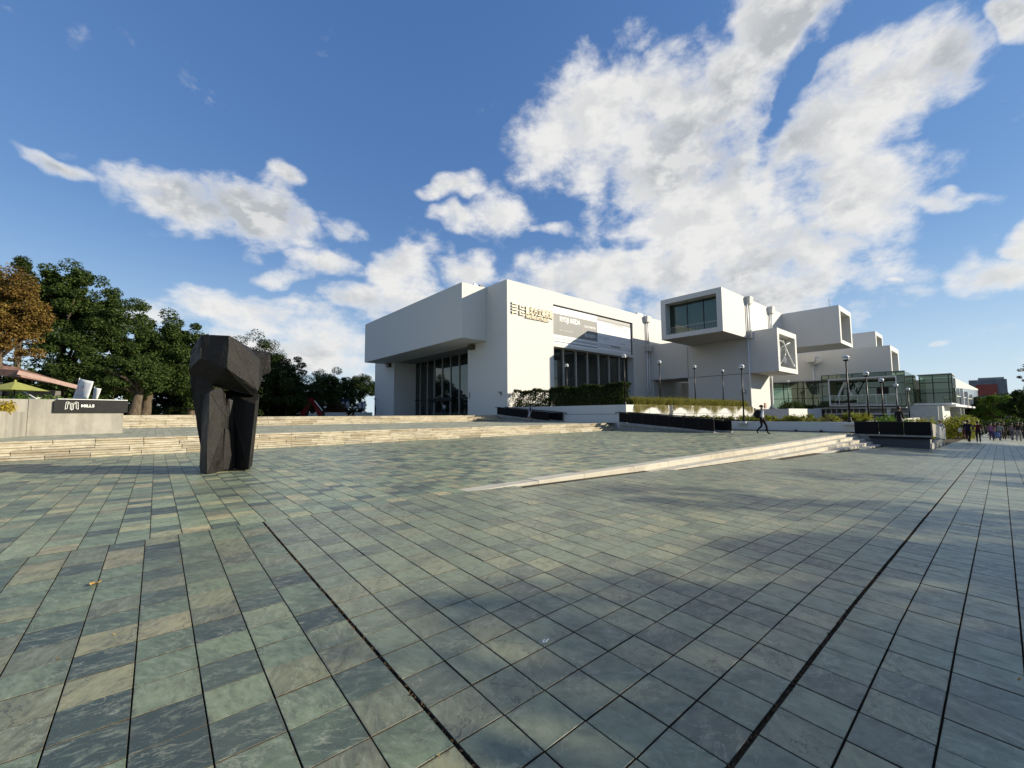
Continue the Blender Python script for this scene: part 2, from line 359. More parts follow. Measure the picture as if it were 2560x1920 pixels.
def f_glass(w, out, tint, refl_rough=.02, opacity=.55):
    "a pane: darkened view through it plus a mirror image by angle"
    fr = w.new('ShaderNodeFresnel'); fr.inputs[0].default_value = 1.52
    tr = w.new('ShaderNodeBsdfTransparent'); tr.inputs[0].default_value = tint+(1,)
    gl = w.new('ShaderNodeBsdfGlossy'); gl.inputs['Roughness'].default_value = refl_rough; gl.inputs[0].default_value = (.85, .92, .88, 1)
    df = w.new('ShaderNodeBsdfDiffuse'); n = w.noise(P(w), 1.5, 4, .6)
    w.put(df.inputs[0], w.mix(n, tuple(t*.10 for t in tint), tuple(t*.22 for t in tint)))
    m0 = w.new('ShaderNodeMixShader'); m0.inputs[0].default_value = opacity; w.l.new(tr.outputs[0], m0.inputs[1]); w.l.new(df.outputs[0], m0.inputs[2])
    m1 = w.new('ShaderNodeMixShader'); w.put(m1.inputs[0], w.math('MULTIPLY_ADD', fr.outputs[0], 1.0, .03, clamp=True))
    w.l.new(m0.outputs[0], m1.inputs[1]); w.l.new(gl.outputs[0], m1.inputs[2]); w.l.new(m1.outputs[0], out.inputs[0])
GLASS_D = mat('dark_tinted_glass', lambda w, o: f_glass(w, o, (.20, .24, .23), .02, .45))
GLASS_G = mat('green_tinted_glass', lambda w, o: f_glass(w, o, (.56, .67, .55), .02, .20))
GLASS_C = mat('clear_glass', lambda w, o: f_glass(w, o, (.80, .88, .84), .02, .06))

# ---------------------------------------------------------------- ground and plazas
VS, UH, SB, SA = 5.825, 3.9, .030, .022       # seam line, hinge, fall towards the camera, fall to the right
def zlow(u, v): return SB*min(0.0, v-VS)-SA*max(0.0, u-UH) if u < 75 else SB*min(0.0, v-VS)-SA*(75-UH)
def sheet(name, pts, m, kind='structure', parent=None):
    b = MB(); b.v = [tuple(p) for p in pts]; b.f = [tuple(range(len(pts)))]
    return tag(b.build(name, m, parent), kind=kind)
def grid_sheet(name, us, vs, zf, m, parent=None):
    b = MB()
    for v in vs:
        for u in us: b.v.append((u, v, zf(u, v)))
    n = len(us)
    for j in range(len(vs)-1):
        for i in range(n-1): b.f.append((j*n+i, j*n+i+1, (j+1)*n+i+1, (j+1)*n+i))
    return b.build(name, m, parent)
sheet('ground', [(-2500, -2500, -2.6), (3000, -2500, -2.6), (3000, 3000, -2.6), (-2500, 3000, -2.6)], LAWN)
low = tag(grid_sheet('lower_plaza', [-40, -10, UH, 20, 40, 75, 160], [-40, -20, -8, VS], lambda u, v: zlow(u, v)-.022, MORT_D), kind='structure')
upp = tag(sheet('upper_plaza', [(-40, VS, -.022), (33.0, VS, -.022), (33.0, 21, -.022), (-40, 21, -.022)], MORT_L), kind='structure')
def tile_mesh(name, m):
    h = PITCH/2-(.0042 if m is TILE_R else .0032); c = .0015; b = MB()
    b.v = [(sx*(h), sy*(h), -.018) for sx, sy in ((-1, -1), (1, -1), (1, 1), (-1, 1))]
    b.v += [(sx*h, sy*h, -c) for sx, sy in ((-1, -1), (1, -1), (1, 1), (-1, 1))]
    b.v += [(sx*(h-c), sy*(h-c), 0) for sx, sy in ((-1, -1), (1, -1), (1, 1), (-1, 1))]
    b.f = [(8, 9, 10, 11)]
    for k in range(4):
        j = (k+1) % 4; b.f += [(k, j, j+4, k+4), (k+4, j+4, j+8, k+8)]
    me = b.mesh(name, m); me.materials.append(MORT_D)  # tile sides dark: dirt in the joints plus shade put into the colour
    me.polygons.foreach_set('material_index', [0]+[1, 0]*4); return me
def pave(parent, cells, zf, tilt, mats, limit=300):
    "cells: (u0,u1,v0,v1,which material); the largest in view become objects, the rest one mesh each material"
    info = []
    for c in cells:
        cu, cv = (c[0]+c[1])/2, (c[2]+c[3])/2; z = zf(cu, cv); q = proj((cu, cv, z))
        if q is None: a = 0
        else:
            inside = -60 < q[0] < 2620 and -50 < q[1] < 1990
            a = (1.0/q[2]**3) if inside else 0          # a flat square seen from a fixed height
        info.append((a, c, cu, cv, z))
    info.sort(key=lambda t: -t[0])
    sh = [tile_mesh('tile', m) for m in mats]
    for a, c, cu, cv, z in info[:limit]:
        rx, ry = tilt(cu, cv)
        o = link('tile', sh[c[4]], parent, (cu, cv, z+random.uniform(-.0016, .0016)),
                 (rx+random.gauss(0, .0028), ry+random.gauss(0, .0028), random.gauss(0, .0025)))
        o.scale = ((c[1]-c[0])/PITCH, (c[3]-c[2])/PITCH, 1)
    fa = [tuple(p.vertices) for p in sh[0].polygons]
    for mi, m in enumerate(mats):
        rest = [t for t in info[limit:] if t[1][4] == mi]
        if not rest: continue
        C = np.array([[t[2], t[3], t[4]] for t in rest]); S = np.array([[(t[1][1]-t[1][0])/PITCH, (t[1][3]-t[1][2])/PITCH, 1] for t in rest])
        T = np.array([tilt(t[2], t[3]) for t in rest])
        k = len(rest); T = T+RNG.normal(0, .0028, T.shape)
        tv = np.array([v.co for v in sh[mi].vertices]); V = tv[None]*S[:, None]
        V[:, :, 2] += V[:, :, 1]*T[:, None, 0]-V[:, :, 0]*T[:, None, 1]
        V = V+C[:, None]; V[:, :, 2] += RNG.uniform(-.0016, .0016, (k, 1))
        idx = np.concatenate([np.array(f) for f in fa]); Q = V[:, idx].reshape(-1, 3)
        o = quads('paving_tiles', Q, 4, m, parent); o['kind'] = 'stuff'
        o.data.materials.append(MORT_D); o.data.polygons.foreach_set('material_index', np.tile([0]+[1, 0]*4, k).astype(np.int32))
def cells(u0, u1, v0, v1, ou, ov, which, thick_u=(), thick_v=(), skip=None):
    out = []
    i0, i1 = math.ceil((u0-ou)/PITCH-1e-6), math.floor((u1-ou)/PITCH+1e-6)
    j0, j1 = math.ceil((v0-ov)/PITCH-1e-6), math.floor((v1-ov)/PITCH+1e-6)
    ku = {round((t-ou)/PITCH) for t in thick_u}; kv = {round((t-ov)/PITCH) for t in thick_v}
    for i in range(i0, i1):
        for j in range(j0, j1):
            a, b, c, d = ou+i*PITCH, ou+(i+1)*PITCH, ov+j*PITCH, ov+(j+1)*PITCH
            if i in ku: a += .006
            if i+1 in ku: b -= .006
            if j in kv: c += .008
            if j+1 in kv: d -= .008
            if skip and skip((a+b)/2, (c+d)/2): continue
            out.append((a, b, c, d, which((a+b)/2, (c+d)/2)))
    return out
def in_low(u, v):        # steps and platform stand here
    return v > VS-.02 or (u > 5 and v > VS+.1-.33*math.ceil((u-UH)/5.9)-.2 and u < 31.6 and zlow(u, v) < -.02 and v > VS-.33*int((u-UH)/5.9+.95)) or (u > 31.4 and v > 2.3)
def vis(u, v): 
    q = proj((u, v, 0)); return q is None or not (-150 < q[0] < 2710) or q[1] > 2050
lc = cells(-3.2, 46, -1.9, VS+.02, -.03, .79, lambda u, v: 0 if u < 1.03 else (2 if v < .79 or u > 5.5+.0*v else 2), (1.03,), (.79,), lambda u, v: in_low(u, v) or vis(u, v))
pave(low, lc, zlow, lambda u, v: (SB, SA if u > UH else 0), [TILE_L, TILE_U, TILE_R])
uc = cells(-6, 33.0, 5.83, 20, .005, 5.83, lambda u, v: 0, (), (), lambda u, v: (v > 18.7+.0237*u+.02) or (v < 6.06 and u > UH) or vis(u, v))
pave(upp, uc, lambda u, v: 0, lambda u, v: (0, 0), [TILE_U])
def f_walk(w, out):
    f_paver_far(w, out)
    p = [n for n in w.n if n.type == 'BSDF_PRINCIPLED'][0]; p.inputs['Roughness'].default_value = .42; p.inputs['Specular IOR Level'].default_value = .4
WALK = mat('slate_walk_far', f_walk)
tag(grid_sheet('far_walk', [45.9, 60, 75, 160], [-30, -8, 2.3], lambda u, v: zlow(u, v)-.006, WALK), kind='structure')
# terraces beyond the flights
def v1(u): return 18.69+.0237*(u+.13)
Z1, Z2 = .535, 1.19
t1 = sheet('middle_terrace', [(-40, v1(-40)+1.1, Z1-.004), (28.7, v1(28.7)+1.1, Z1-.004), (28.7, 33.6, Z1+.048), (-40, 33.6, Z1+.048)], PAVER)
t2 = sheet('entrance_terrace', [(-8, 34.6, Z2-.004), (29, 34.6, Z2-.004), (29, 74, Z2), (-8, 74, Z2)], PAVER)
sheet('park_ground', [(-160, 34.6, Z2-.02), (-8, 34.6, Z2-.02), (-8, 74, Z2-.02), (40, 74, Z2-.02), (40, 300, Z2-.02), (-160, 300, Z2-.02)], LAWN)
# ---- flights of stone steps
def stair_stone(L, D, H):
    b = MB(); pr = [(0, 0), (0, -.052), (.036, -.060), (.036, -H), (D, -H), (D, 0)]
    for x in (0.008, L-.008):
        for y, z in pr: b.v.append((x, y, z))
    n = len(pr)
    b.f = [tuple(range(n)), tuple(reversed(range(n, 2*n)))]
    for k in range(n): j = (k+1) % n; b.f.append((k, k+n, j+n, j))
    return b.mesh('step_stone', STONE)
def flight(name, label, ua, ub, vf, skew, z0, rows, rise, tread, L0, right_cut=0.0):
    root = tag(empty(name, (ua, vf(ua), z0)), label, 'steps')
    lens = [L0*.8, L0, L0*1.15]; ms = [stair_stone(L, tread+.06, rise) for L in lens]
    for i in range(rows):
        u = ua-random.random()*L0
        while u < ub-.2:
            k = random.randrange(3); L = lens[k]
            if u+L > ub: L2 = ub-u
            else: L2 = L
            o = link('step_stone', ms[k], root, (u-ua, vf(u)+i*tread-vf(ua)+random.uniform(-.006, .006), (i+1)*rise+random.uniform(-.006, .006)),
                     (random.gauss(0, .004), random.gauss(0, .003), math.atan(skew)+random.gauss(0, .002)))
            o.scale = (L2/L, 1, 1); u += L
    return root
flight('stone_steps', 'long four-step travertine flight behind the dark sculpture', -14, 27.2, v1, .0237, 0, 4, Z1/4, .30, 1.2)
flight('stone_steps', 'distant travertine flight leading up to the museum entrance', -6, 27.2, lambda u: 33.4, 0, Z1+.05, 4, (Z2-Z1-.05)/4, .33, 1.5)
def kerb():
    root = tag(empty('stone_steps', (UH, VS, 0)), 'wedge of travertine kerbs and steps growing to the right of the plaza', 'steps')
    for i in range(5):
        us = UH+5.9*i-(0.15 if i == 0 else .6); u = us; vf = VS-.03-.33*i; z = -.14*i
        while u < 31.5:
            L = random.choice((1.35, 1.6, 1.85)); e = min(u+L, 31.58)
            zb = min(zlow(u, vf), zlow(e, vf))-.12
            b = MB(); g = .005; c = .012; x0, x1 = u+g-UH, e-g-UH; y0, y1 = vf-VS, vf+.36-VS
            b.hexa([(x0, y0, zb), (x1, y0, zb), (x1, y1, zb), (x0, y1, zb), (x0, y0, z-c), (x1, y0, z-c), (x1, y1, z-c), (x0, y1, z-c)])
            b.f.pop(1); q = len(b.v)
            b.v += [(x0+c, y0+c, z), (x1-c, y0+c, z), (x1-c, y1-c, z), (x0+c, y1-c, z)]
            b.f += [(q, q+1, q+2, q+3)]+[(4+k, 4+(k+1) % 4, q+(k+1) % 4, q+k) for k in range(4)]
            o = b.build('kerb_stone', KERB, root); o.location.z = random.uniform(-.004, .004); u = e
kerb()
# ---------------------------------------------------------------- the museum
U0, V0, H = 28.7, 34.33, 16.1
GZ = 1.0          # ground behind the planters
mus = tag(empty('museum_building', (U0, V0, GZ)), 'large white museum of stacked concrete boxes with a dark glazed entrance', 'building')
def part(name, b, m, parent=None, bevel=0, smooth=False):
    "build in world coordinates, parent to the museum or one of its parts"
    par = parent or mus
    o = b.build(name, m, None, smooth, bevel); o.parent = par
    o.matrix_parent_inverse = Matrix.Translation(-Vector(world_loc(par)))
    return o
def world_loc(o):
    v = Vector((0, 0, 0))
    while o is not None: v += o.matrix_parent_inverse.to_translation()+o.location; o = o.parent
    return v
def wpart(name, b, m, root, bevel=0, smooth=False):
    o = b.build(name, m, None, smooth, bevel); o.parent = root
    o.matrix_parent_inverse = Matrix.Translation(-Vector(world_loc(root))); return o
# main hall: the long sunny front (plane v = V0) with its banner recess and window
UW0, UW1 = 35.95, 52.75
b = MB()
b.box(U0, UW0, V0, V0+.6, GZ, H)                       # blank wall with the museum's name
b.box(UW0, UW1, V0, V0+.6, 14.56, H)                   # above the banner
b.box(UW1, 57.4, V0, V0+.6, GZ, H); b.box(57.4, 72, V0+.05, V0+.6, GZ, H-.02)
part('front_wall', b, WHITE)
b = MB(); b.box(UW0, UW1, V0+.32, V0+.6, 9.42, 14.56); part('banner_backing_wall', b, WHITE)
b = MB(); b.box(UW0, UW1, V0+.02, V0+.34, 9.40, 9.80); part('window_lintel', b, WHITE)
b = MB(); b.box(UW0, UW0+.04, V0+.6, V0+1.1, GZ, 9.4); b.box(UW1, UW1+.06, V0+.6, V0+1.1, GZ, 9.4); b.box(UW0, UW1, V0+.6, V0+1.1, 9.36, 9.42); part('window_reveal', b, WHITE)
# roof and the far walls
b = MB(); b.box(U0+.6, 72, V0+.6, 70.3, H-.5, H-.35); part('roof', b, GREYC)
b = MB(); b.box(U0, 72, 69.7, 70.3, GZ, H); b.box(71.4, 72, V0+.6, 69.7, GZ, H-.04); part('rear_wall', b, WHITE)
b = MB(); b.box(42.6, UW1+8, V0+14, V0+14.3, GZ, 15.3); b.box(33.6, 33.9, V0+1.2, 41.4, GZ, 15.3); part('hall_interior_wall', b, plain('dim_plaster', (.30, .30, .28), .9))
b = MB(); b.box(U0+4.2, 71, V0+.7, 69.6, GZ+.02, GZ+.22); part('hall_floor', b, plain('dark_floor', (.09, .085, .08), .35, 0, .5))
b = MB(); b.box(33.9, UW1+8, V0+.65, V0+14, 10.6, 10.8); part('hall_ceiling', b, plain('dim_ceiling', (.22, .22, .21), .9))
# big window: seven tall panes between mullions
mull = [36.0, 38.57, 40.96, 43.28, 45.64, 47.99, 50.41, UW1]
for a, c in zip(mull[:-1], mull[1:]):
    w_ = part('window', MB().box(a+.10, c-.10, V0+1.02, V0+1.06, GZ, 9.30), GLASS_D)
    part('transom', MB().box(a+.09, c-.09, V0+.99, V0+1.05, 5.62, 5.70), GREENM, w_)
for a in mull[1:-1]: part('mullion', MB().box(a-.085, a+.085, V0+.80, V0+1.10, GZ, 9.36), ALU)
# entrance front (plane u = U0)
VE0, VE1, ZE = 41.86, 62.6, 9.72
b = MB(); b.box(U0, U0+.6, V0+.6, VE0, GZ, H); b.box(U0, U0+.6, VE1, 69.7, GZ, H); b.box(U0+.003, U0+.6, VE0, VE1, ZE, H); part('entrance_wall', b, WHITE)
part('porch_wall', MB().box(U0+.6, 33.0, VE1, VE1+.4, GZ, 12), WHITE); part('porch_wall', MB().box(U0+.6, 33.0, VE0-.4, VE0, GZ, 12), WHITE)
b = MB(); b.box(U0+.6, 33.6, VE0, VE1, ZE, ZE+.3); part('porch_ceiling', b, GREYC)

ms = [VE0, 44.6, 46.9, 49.4, 51.7, 54.0, 56.35, 58.5, 60.85, VE1]
for a, c in zip(ms[:-1], ms[1:]):
    w_ = part('entrance_glass', MB().box(32.48, 32.52, a+.08, c-.08, 3.7, ZE), GLASS_D)
    part('door_glass', MB().box(32.48, 32.52, a+.08, c-.08, Z2, 3.55), GLASS_D, w_)
for a in ms[1:-1]: part('mullion', MB().box(32.35, 32.75, a-.07, a+.07, Z2, ZE), ALU)
part('transom', MB().box(32.42, 32.58, VE0, VE1, 3.52, 3.72), GREENM)
part('entrance_canopy_light_box', MB().box(31.9, 32.35, 50.5, 57.5, 3.25, 3.75), BLACKM)
# pale windows across the hall that shine through the entrance glass
for a, c in ((46.5, 48.8), (49.3, 51.9), (52.5, 55.2)):
    w_ = part('far_window', MB().box(40.0, 40.06, a, c, 3.9, 8.3), plain('bright_blind', (.55, .66, .60), .8))
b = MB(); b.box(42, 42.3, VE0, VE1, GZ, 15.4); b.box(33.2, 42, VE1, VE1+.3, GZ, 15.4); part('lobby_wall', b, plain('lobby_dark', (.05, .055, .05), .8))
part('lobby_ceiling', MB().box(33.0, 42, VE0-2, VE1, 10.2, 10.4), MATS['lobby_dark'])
# projecting canopy box over the entrance
part('entrance_canopy', MB().box(25.25, U0-.002, 38.03, 66.2, 9.75, 16.0), WHITE, bevel=.02)
for v in (40.3, 63.7): part('soffit_lamp', MB().box(28.2, 28.68, v, v+.9, 9.05, 9.6), plain('brown_lamp_box', (.06, .045, .02), .5))
part('parapet_lamp', MB().box(27.9, 28.5, 38.2, 38.5, 16.02, 16.25), BLACKM); part('parapet_lamp', MB().box(27.0, 27.4, 38.1, 38.4, 16.02, 16.2), WHITEM)
for v, z in ((35.3, 3.6), (69.6, 4.0)):
    w_ = part('security_camera', MB().box(U0-.42, U0-.04, v, v+.14, z, z+.14), GREYM); part('bracket', MB().box(U0-.16, U0-.01, v+.03, v+.11, z-.24, z+.02), GREYM, w_)
part('wall_plaque', MB().box(U0-.04, U0-.003, 41.35, 41.6, 3.2, 3.95), GREYM)

def tube_box(name, a0, a1, b0, b1, z0, z1, face, margins, recess=1.2, mullions=(), glass=None, rail=False, back=3.5):
    """a hollow concrete box whose end is open; face '-u' or '-v'; margins (first side, second side, bottom, top)"""
    m0, m1, mb, mt = margins; mb_ = MB()
    f = (lambda n, c0, c1, z0_, z1_: (n[0], n[1], c0, c1, z0_, z1_)) if face == '-u' else (lambda n, c0, c1, z0_, z1_: (c0, c1, n[0], n[1], z0_, z1_))
    n0, n1 = (a0, a1) if face == '-u' else (b0, b1); c0, c1 = (b0, b1) if face == '-u' else (a0, a1)
    k = n0+back
    mb_.box(*f((n0, k), c0, c0+m0, z0, z1)); mb_.box(*f((n0, k), c1-m1, c1, z0, z1))
    mb_.box(*f((n0, k), c0+m0, c1-m1, z0, z0+mb)); mb_.box(*f((n0, k), c0+m0, c1-m1, z1-mt, z1))
    mb_.box(*f((k, n1), c0, c1, z0, z1))
    t = part(name, mb_, WHITE)
    g = n0+recess; edges = [c0+m0]+list(mullions)+[c1-m1]
    for p, q in zip(edges[:-1], edges[1:]):
        part('pane', MB().box(*f((g, g+.03), p+.04, q-.04, z0+mb+.04, z1-mt-.04)), glass or GLASS_G, t)
    fr = MB()
    for q in mullions: fr.box(*f((g-.05, g+.08), q-.05, q+.05, z0+mb, z1-mt))
    fr.box(*f((g-.05, g+.08), c0+m0, c0+m0+.06, z0+mb, z1-mt)); fr.box(*f((g-.05, g+.08), c1-m1-.06, c1-m1, z0+mb, z1-mt))
    part('window_frame', fr, GREENM, t)
    if rail:
        r = MB(); y0 = c0+m0; y1 = c1-m1; zb = z0+mb; h = .95
        r.box(*f((n0+.55, n0+.59), y0, y1, zb+h-.04, zb+h)); r.box(*f((n0+.555, n0+.585), y0, y1, zb+.12, zb+.15))
        q = y0+.1
        while q < y1: r.box(*f((n0+.56, n0+.58), q, q+.02, zb, zb+h-.04)); q += .22
        part('railing', r, GREYM, t)
    return t
T1 = tube_box('gallery_box', 49.5, 71, 20.25, 27.95, 10.76, 15.98, '-u', (.62, .62, .55, .62), 1.25, (22.97, 25.03), GLASS_G, True, 4.5)
T1['label'] = 'top gallery box with a deep three-pane window and railing'
TB = tube_box('gallery_box', 57.08, 64.4, 17.04, V0, 6.32, 11.64, '-v', (.65, .65, .6, .66), 2.4, (), GLASS_C, False, 4.0)
TB['label'] = 'lower gallery box whose open end shows white star and ring shapes'
T2 = tube_box('gallery_box', 70.07, 77.1, 13.4, 50, 10.66, 15.88, '-v', (.7, .7, .5, .68), 1.6, (), GLASS_G, False, 4.5)
T3 = tube_box('gallery_box', 82.5, 90.1, 10.0, 50, 5.9, 11.2, '-v', (.75, .75, .5, .68), 1.2, (), GLASS_G, False, 4.5)
T4 = tube_box('gallery_box', 99.6, 106.6, 13.95, 50, 10.8, 16.1, '-v', (.75, .75, .5, .68), 1.2, (), GLASS_G, False, 4.5)
# the block under the lower box, with its groove and the little window in the passage
b = MB(); b.box(57.11, 64.6, 20.45, 28.4, GZ-.3, 6.30); part('lower_block', b, WHITE)
b = MB(); b.box(66, 66.4, 28, V0, GZ, 6.3); b.box(57.3, 66, 33.9, V0-.02, GZ, 6.3); part('passage_wall', b, WHITE)
w_ = part('passage_window', MB().box(65.9, 65.96, 28.6, 31.6, GZ, 4.6), GLASS_D)
for v in (29.6, 30.6): part('mullion', MB().box(65.86, 65.9, v-.04, v+.04, GZ, 4.6), ALU, w_)
part('wall_joint', MB().box(57.075, 57.115, 20.5, 28.38, 6.24, 6.318), plain('grey_joint', (.25, .25, .24), .9))
part('wall_joint', MB().box(57.05, 57.079, 28.30, 28.36, 6.4, 10.7), MATS['grey_joint'])
# rainwater heads and downpipes
def rain_head(u, v, z, pipes, zb, axis='v'):
    b = MB(); b.hexa([(u-.45, v-.5, z-.55), (u+.45, v-.5, z-.55), (u+.45, v+.02, z-.55), (u-.45, v+.02, z-.55), (u-.6, v-.62, z+.35), (u+.6, v-.62, z+.35), (u+.6, v+.02, z+.35), (u-.6, v+.02, z+.35)])
    h = part('rain_head', b, WHITE)
    for du in pipes: part('downpipe', MB().tube([(u+du, v-.16, z-.5), (u+du, v-.16, zb)], .10, 10), WHITEM, h, smooth=True)
rain_head(57.0, 20.25, 15.7, (-.45, .25), 10.9); rain_head(65.0, 20.25, 15.7, (-.35, .25), 11.7)
rain_head(56.4, V0, 15.7, (-.2, .25), 11.8); rain_head(56.4, V0, 11.2, (-.3, .3), GZ)
h_ = part('rain_head', MB().box(56.75, 57.6, 19.7, 20.24, 10.7, 11.7), WHITE); part('downpipe', MB().tube([(56.95, 20.3, 10.8), (56.95, 20.3, .9)], .10, 10), WHITEM, h_, smooth=True)
part('downpipe', MB().tube([(64.75, 20.3, 6.3), (64.75, 20.3, 2.0), (64.75, 19.6, 1.7), (64.75, 18.9, 1.65), (64.75, 18.9, .9)], .13, 10), WHITEM, smooth=True)
h_ = part('rain_head', MB().box(80.9, 82.4, 19.0, 20.2, 9.5, 10.4), WHITE); part('downpipe', MB().tube([(82.2, 19.6, 9.6), (82.2, 19.6, 1)], .12, 8), WHITEM, h_, smooth=True)
part('flag_bracket', MB().hexa([(79.5, 17.6, 9.3), (79.6, 17.6, 9.2), (82.4, 19.0, 9.1), (82.4, 20.0, 9.1), (79.5, 17.6, 9.5), (79.6, 17.6, 9.5), (82.4, 19.0, 10.2), (82.4, 20.0, 10.2)]), WHITE)
for u, v in ((46, 36), (55.2, 35.0), (57.5, 35.2)): part('roof_vent', MB().box(u, u+1.6, v, v+1, H-.4, H+.55), WHITE)
part('roof_antenna', MB().tube([(70.6, 14.5, 15.9), (70.4, 14.5, 17.0)], .04, 6), GREYM)
o_ = part('wall_outlet', MB().box(61.9, 62.5, 20.36, 20.44, 1.9, 2.6), plain('rusty_box', (.35, .22, .16), .7))
part('wall_camera', MB().box(56.5, 57.07, 20.9, 21.3, 3.9, 4.2), GREYM)

# ---------------------------------------------------------------- lettering
def text(name, body, size, m, loc, rot, parent=None, depth=.0, align='LEFT', sx=1.0, bold=0.0, spacing=1.0):
    cu = bpy.data.curves.new(name, 'FONT'); cu.body = body; cu.size = size; cu.extrude = depth; cu.align_x = align
    cu.offset = bold; cu.space_character = spacing; cu.resolution_u = 3
    t = bpy.data.objects.new(name, cu); col.objects.link(t)
    bpy.context.view_layer.update()
    me = bpy.data.meshes.new_from_object(t.evaluated_get(bpy.context.evaluated_depsgraph_get()))
    bpy.data.objects.remove(t); bpy.data.curves.remove(cu)
    me.materials.clear(); me.materials.append(m)
    o = link(name, me); o.scale = (sx, 1, 1); o.rotation_euler = rot; o.location = loc
    if parent is not None:
        o.parent = parent; o.matrix_parent_inverse = Matrix.Translation(-Vector(world_loc(parent)))
    return o
FR = (R(90), 0, 0)        # faces -v, reads along +u
GOLD = plain('gold_letters', (.56, .50, .37), .55, .2, .4, .1)
vy = V0-.10
sg = part('name_sign', MB().box(29.35, 29.47, V0-.12, V0-.003, 12.35, 12.47), GOLD)
lg = MB()                    # the four-stroke emblem left of the name
for k in range(4):
    z = 13.55-k*.33; lg.box(29.30, 29.38, V0-.16, V0-.01, z-.10, z+.09); lg.box(29.38, 30.15, V0-.16, V0-.01, z-.10, z-.01)
for k in range(2):
    z = 13.38-k*.66; lg.box(30.42, 30.52, V0-.16, V0-.01, z-.36, z+.13); lg.box(30.52, 31.2, V0-.16, V0-.01, z-.36, z-.26); lg.box(30.75, 31.15, V0-.16, V0-.01, z-.06, z+.03)
part('emblem', lg, GOLD, sg)
text('name_letters', '臺北市立美術館', .98, GOLD, (31.3, V0-.09, 12.72), FR, sg, .07, sx=.66, bold=.012)
text('name_letters', 'TAIPEI FINE ARTS MUSEUM', .52, GOLD, (31.33, V0-.09, 12.16), FR, sg, .06, sx=.60, bold=.010)
# banner over the window: two printed halves
BD = plain('banner_dark_print', (.085, .080, .075), .6, 0, .3, .06, 1.0); BW = plain('banner_white_print', (.80, .80, .80), .6, 0, .3, .03, 1.0)
BG = plain('banner_grey_print', (.36, .36, .36), .6, 0, .3, .05, 1.0)
def f_ban(w, out, stops):
    s = w.new('ShaderNodeSeparateXYZ'); w.put(s.inputs[0], P(w))
    t = w.maprange(s.outputs[2], 9.80, 14.52, 0, 1)
    c = w.ramp(t, stops, 'CONSTANT'); n = w.noise(w.vmath('MULTIPLY', P(w), (1, 1, .12)), 1.4, 4, .6)
    c = w.mix(w.maprange(n, .45, .7, 0, .14), c, (.35, .33, .30)); principled(w, out, c, .55, 0, .3)
wh, dk, md = (.74, .75, .76), (.20, .20, .195), (.36, .36, .355)  # dk: black print lifted to grey, sun glare put into its colour
BAN1 = mat('banner_left_print', lambda w, o: f_ban(w, o, [(0, wh), (.045, dk), (.075, wh), (.13, dk), (.15, wh), (.165, md), (.185, wh), (.235, dk), (.80, wh), (.86, (.6, .6, .58)), (.868, wh)]))
BAN2 = mat('banner_right_print', lambda w, o: f_ban(w, o, [(0, (.62, .62, .62)), (.045, wh), (.10, md), (.12, (.66, .66, .66)), (.17, wh), (.185, (.5, .5, .5)), (.2, wh), (.81, md), (.825, wh), (.845, md), (.87, (.22, .215, .205)), (.9, md)]))
bn = tag(empty('exhibition_banner', (UW0, V0+.25, 9.8)), 'black and white striped exhibition banner above the tall museum window', 'banner')
UM = 44.75
wpart('banner_sheet', MB().box(UW0+.12, UM, V0+.26, V0+.30, 9.82, 14.50), BAN1, bn); wpart('banner_sheet', MB().box(UM+.02, UW1-.15, V0+.26, V0+.30, 9.82, 14.50), BAN2, bn)
wpart('banner_frame', MB().box(UW0+.05, UW1-.05, V0+.20, V0+.31, 14.505, 14.55).box(UW1-.13, UW1-.04, V0+.20, V0+.31, 9.82, 14.505), BLACKM, bn)
PW = plain('white_print', (.82, .82, .82), .6, 0, .3, .02); PD = plain('dark_print', (.10, .10, .10), .6, 0, .3, .05); PG = plain('grey_print', (.42, .42, .42), .6, 0, .3, .05)
y = V0+.255
text('lettering', 'RYOJI IKEDA', .86, PW, (37.35, y, 12.72), FR, bn, .002, sx=.80, bold=.018)
text('lettering', 'SOLO EXHIBITION', .40, PW, (42.05, y, 12.55), FR, bn, .002, sx=.72, bold=.004)
text('lettering', 'data-verse   superposition   test pattern', .20, PW, (37.35, y, 11.55), FR, bn, .002, sx=.75)
text('lettering', '08.10.2019 –', .62, PW, (42.1, y, 11.35), FR, bn, .002, sx=.78, bold=.01)
text('lettering', '17.11.2019', .62, PG, (45.05, y, 11.35), FR, bn, .002, sx=.78, bold=.006)
text('lettering', '池田亮司', .98, PG, (48.0, y, 13.05), FR, bn, .002, sx=.66, bold=.006); text('lettering', '個展', .46, PG, (50.75, y, 13.05), FR, bn, .002, sx=.7)
text('lettering', '臺北市立美術館', .30, PG, (45.2, y, 10.52), FR, bn, .002); text('lettering', 'TFAM MUSEUM', .34, PD, (47.6, y, 10.5), FR, bn, .002, bold=.01)
text('lettering', '1A-1B 展覽室', .26, PG, (49.6, y, 11.1), FR, bn, .002)

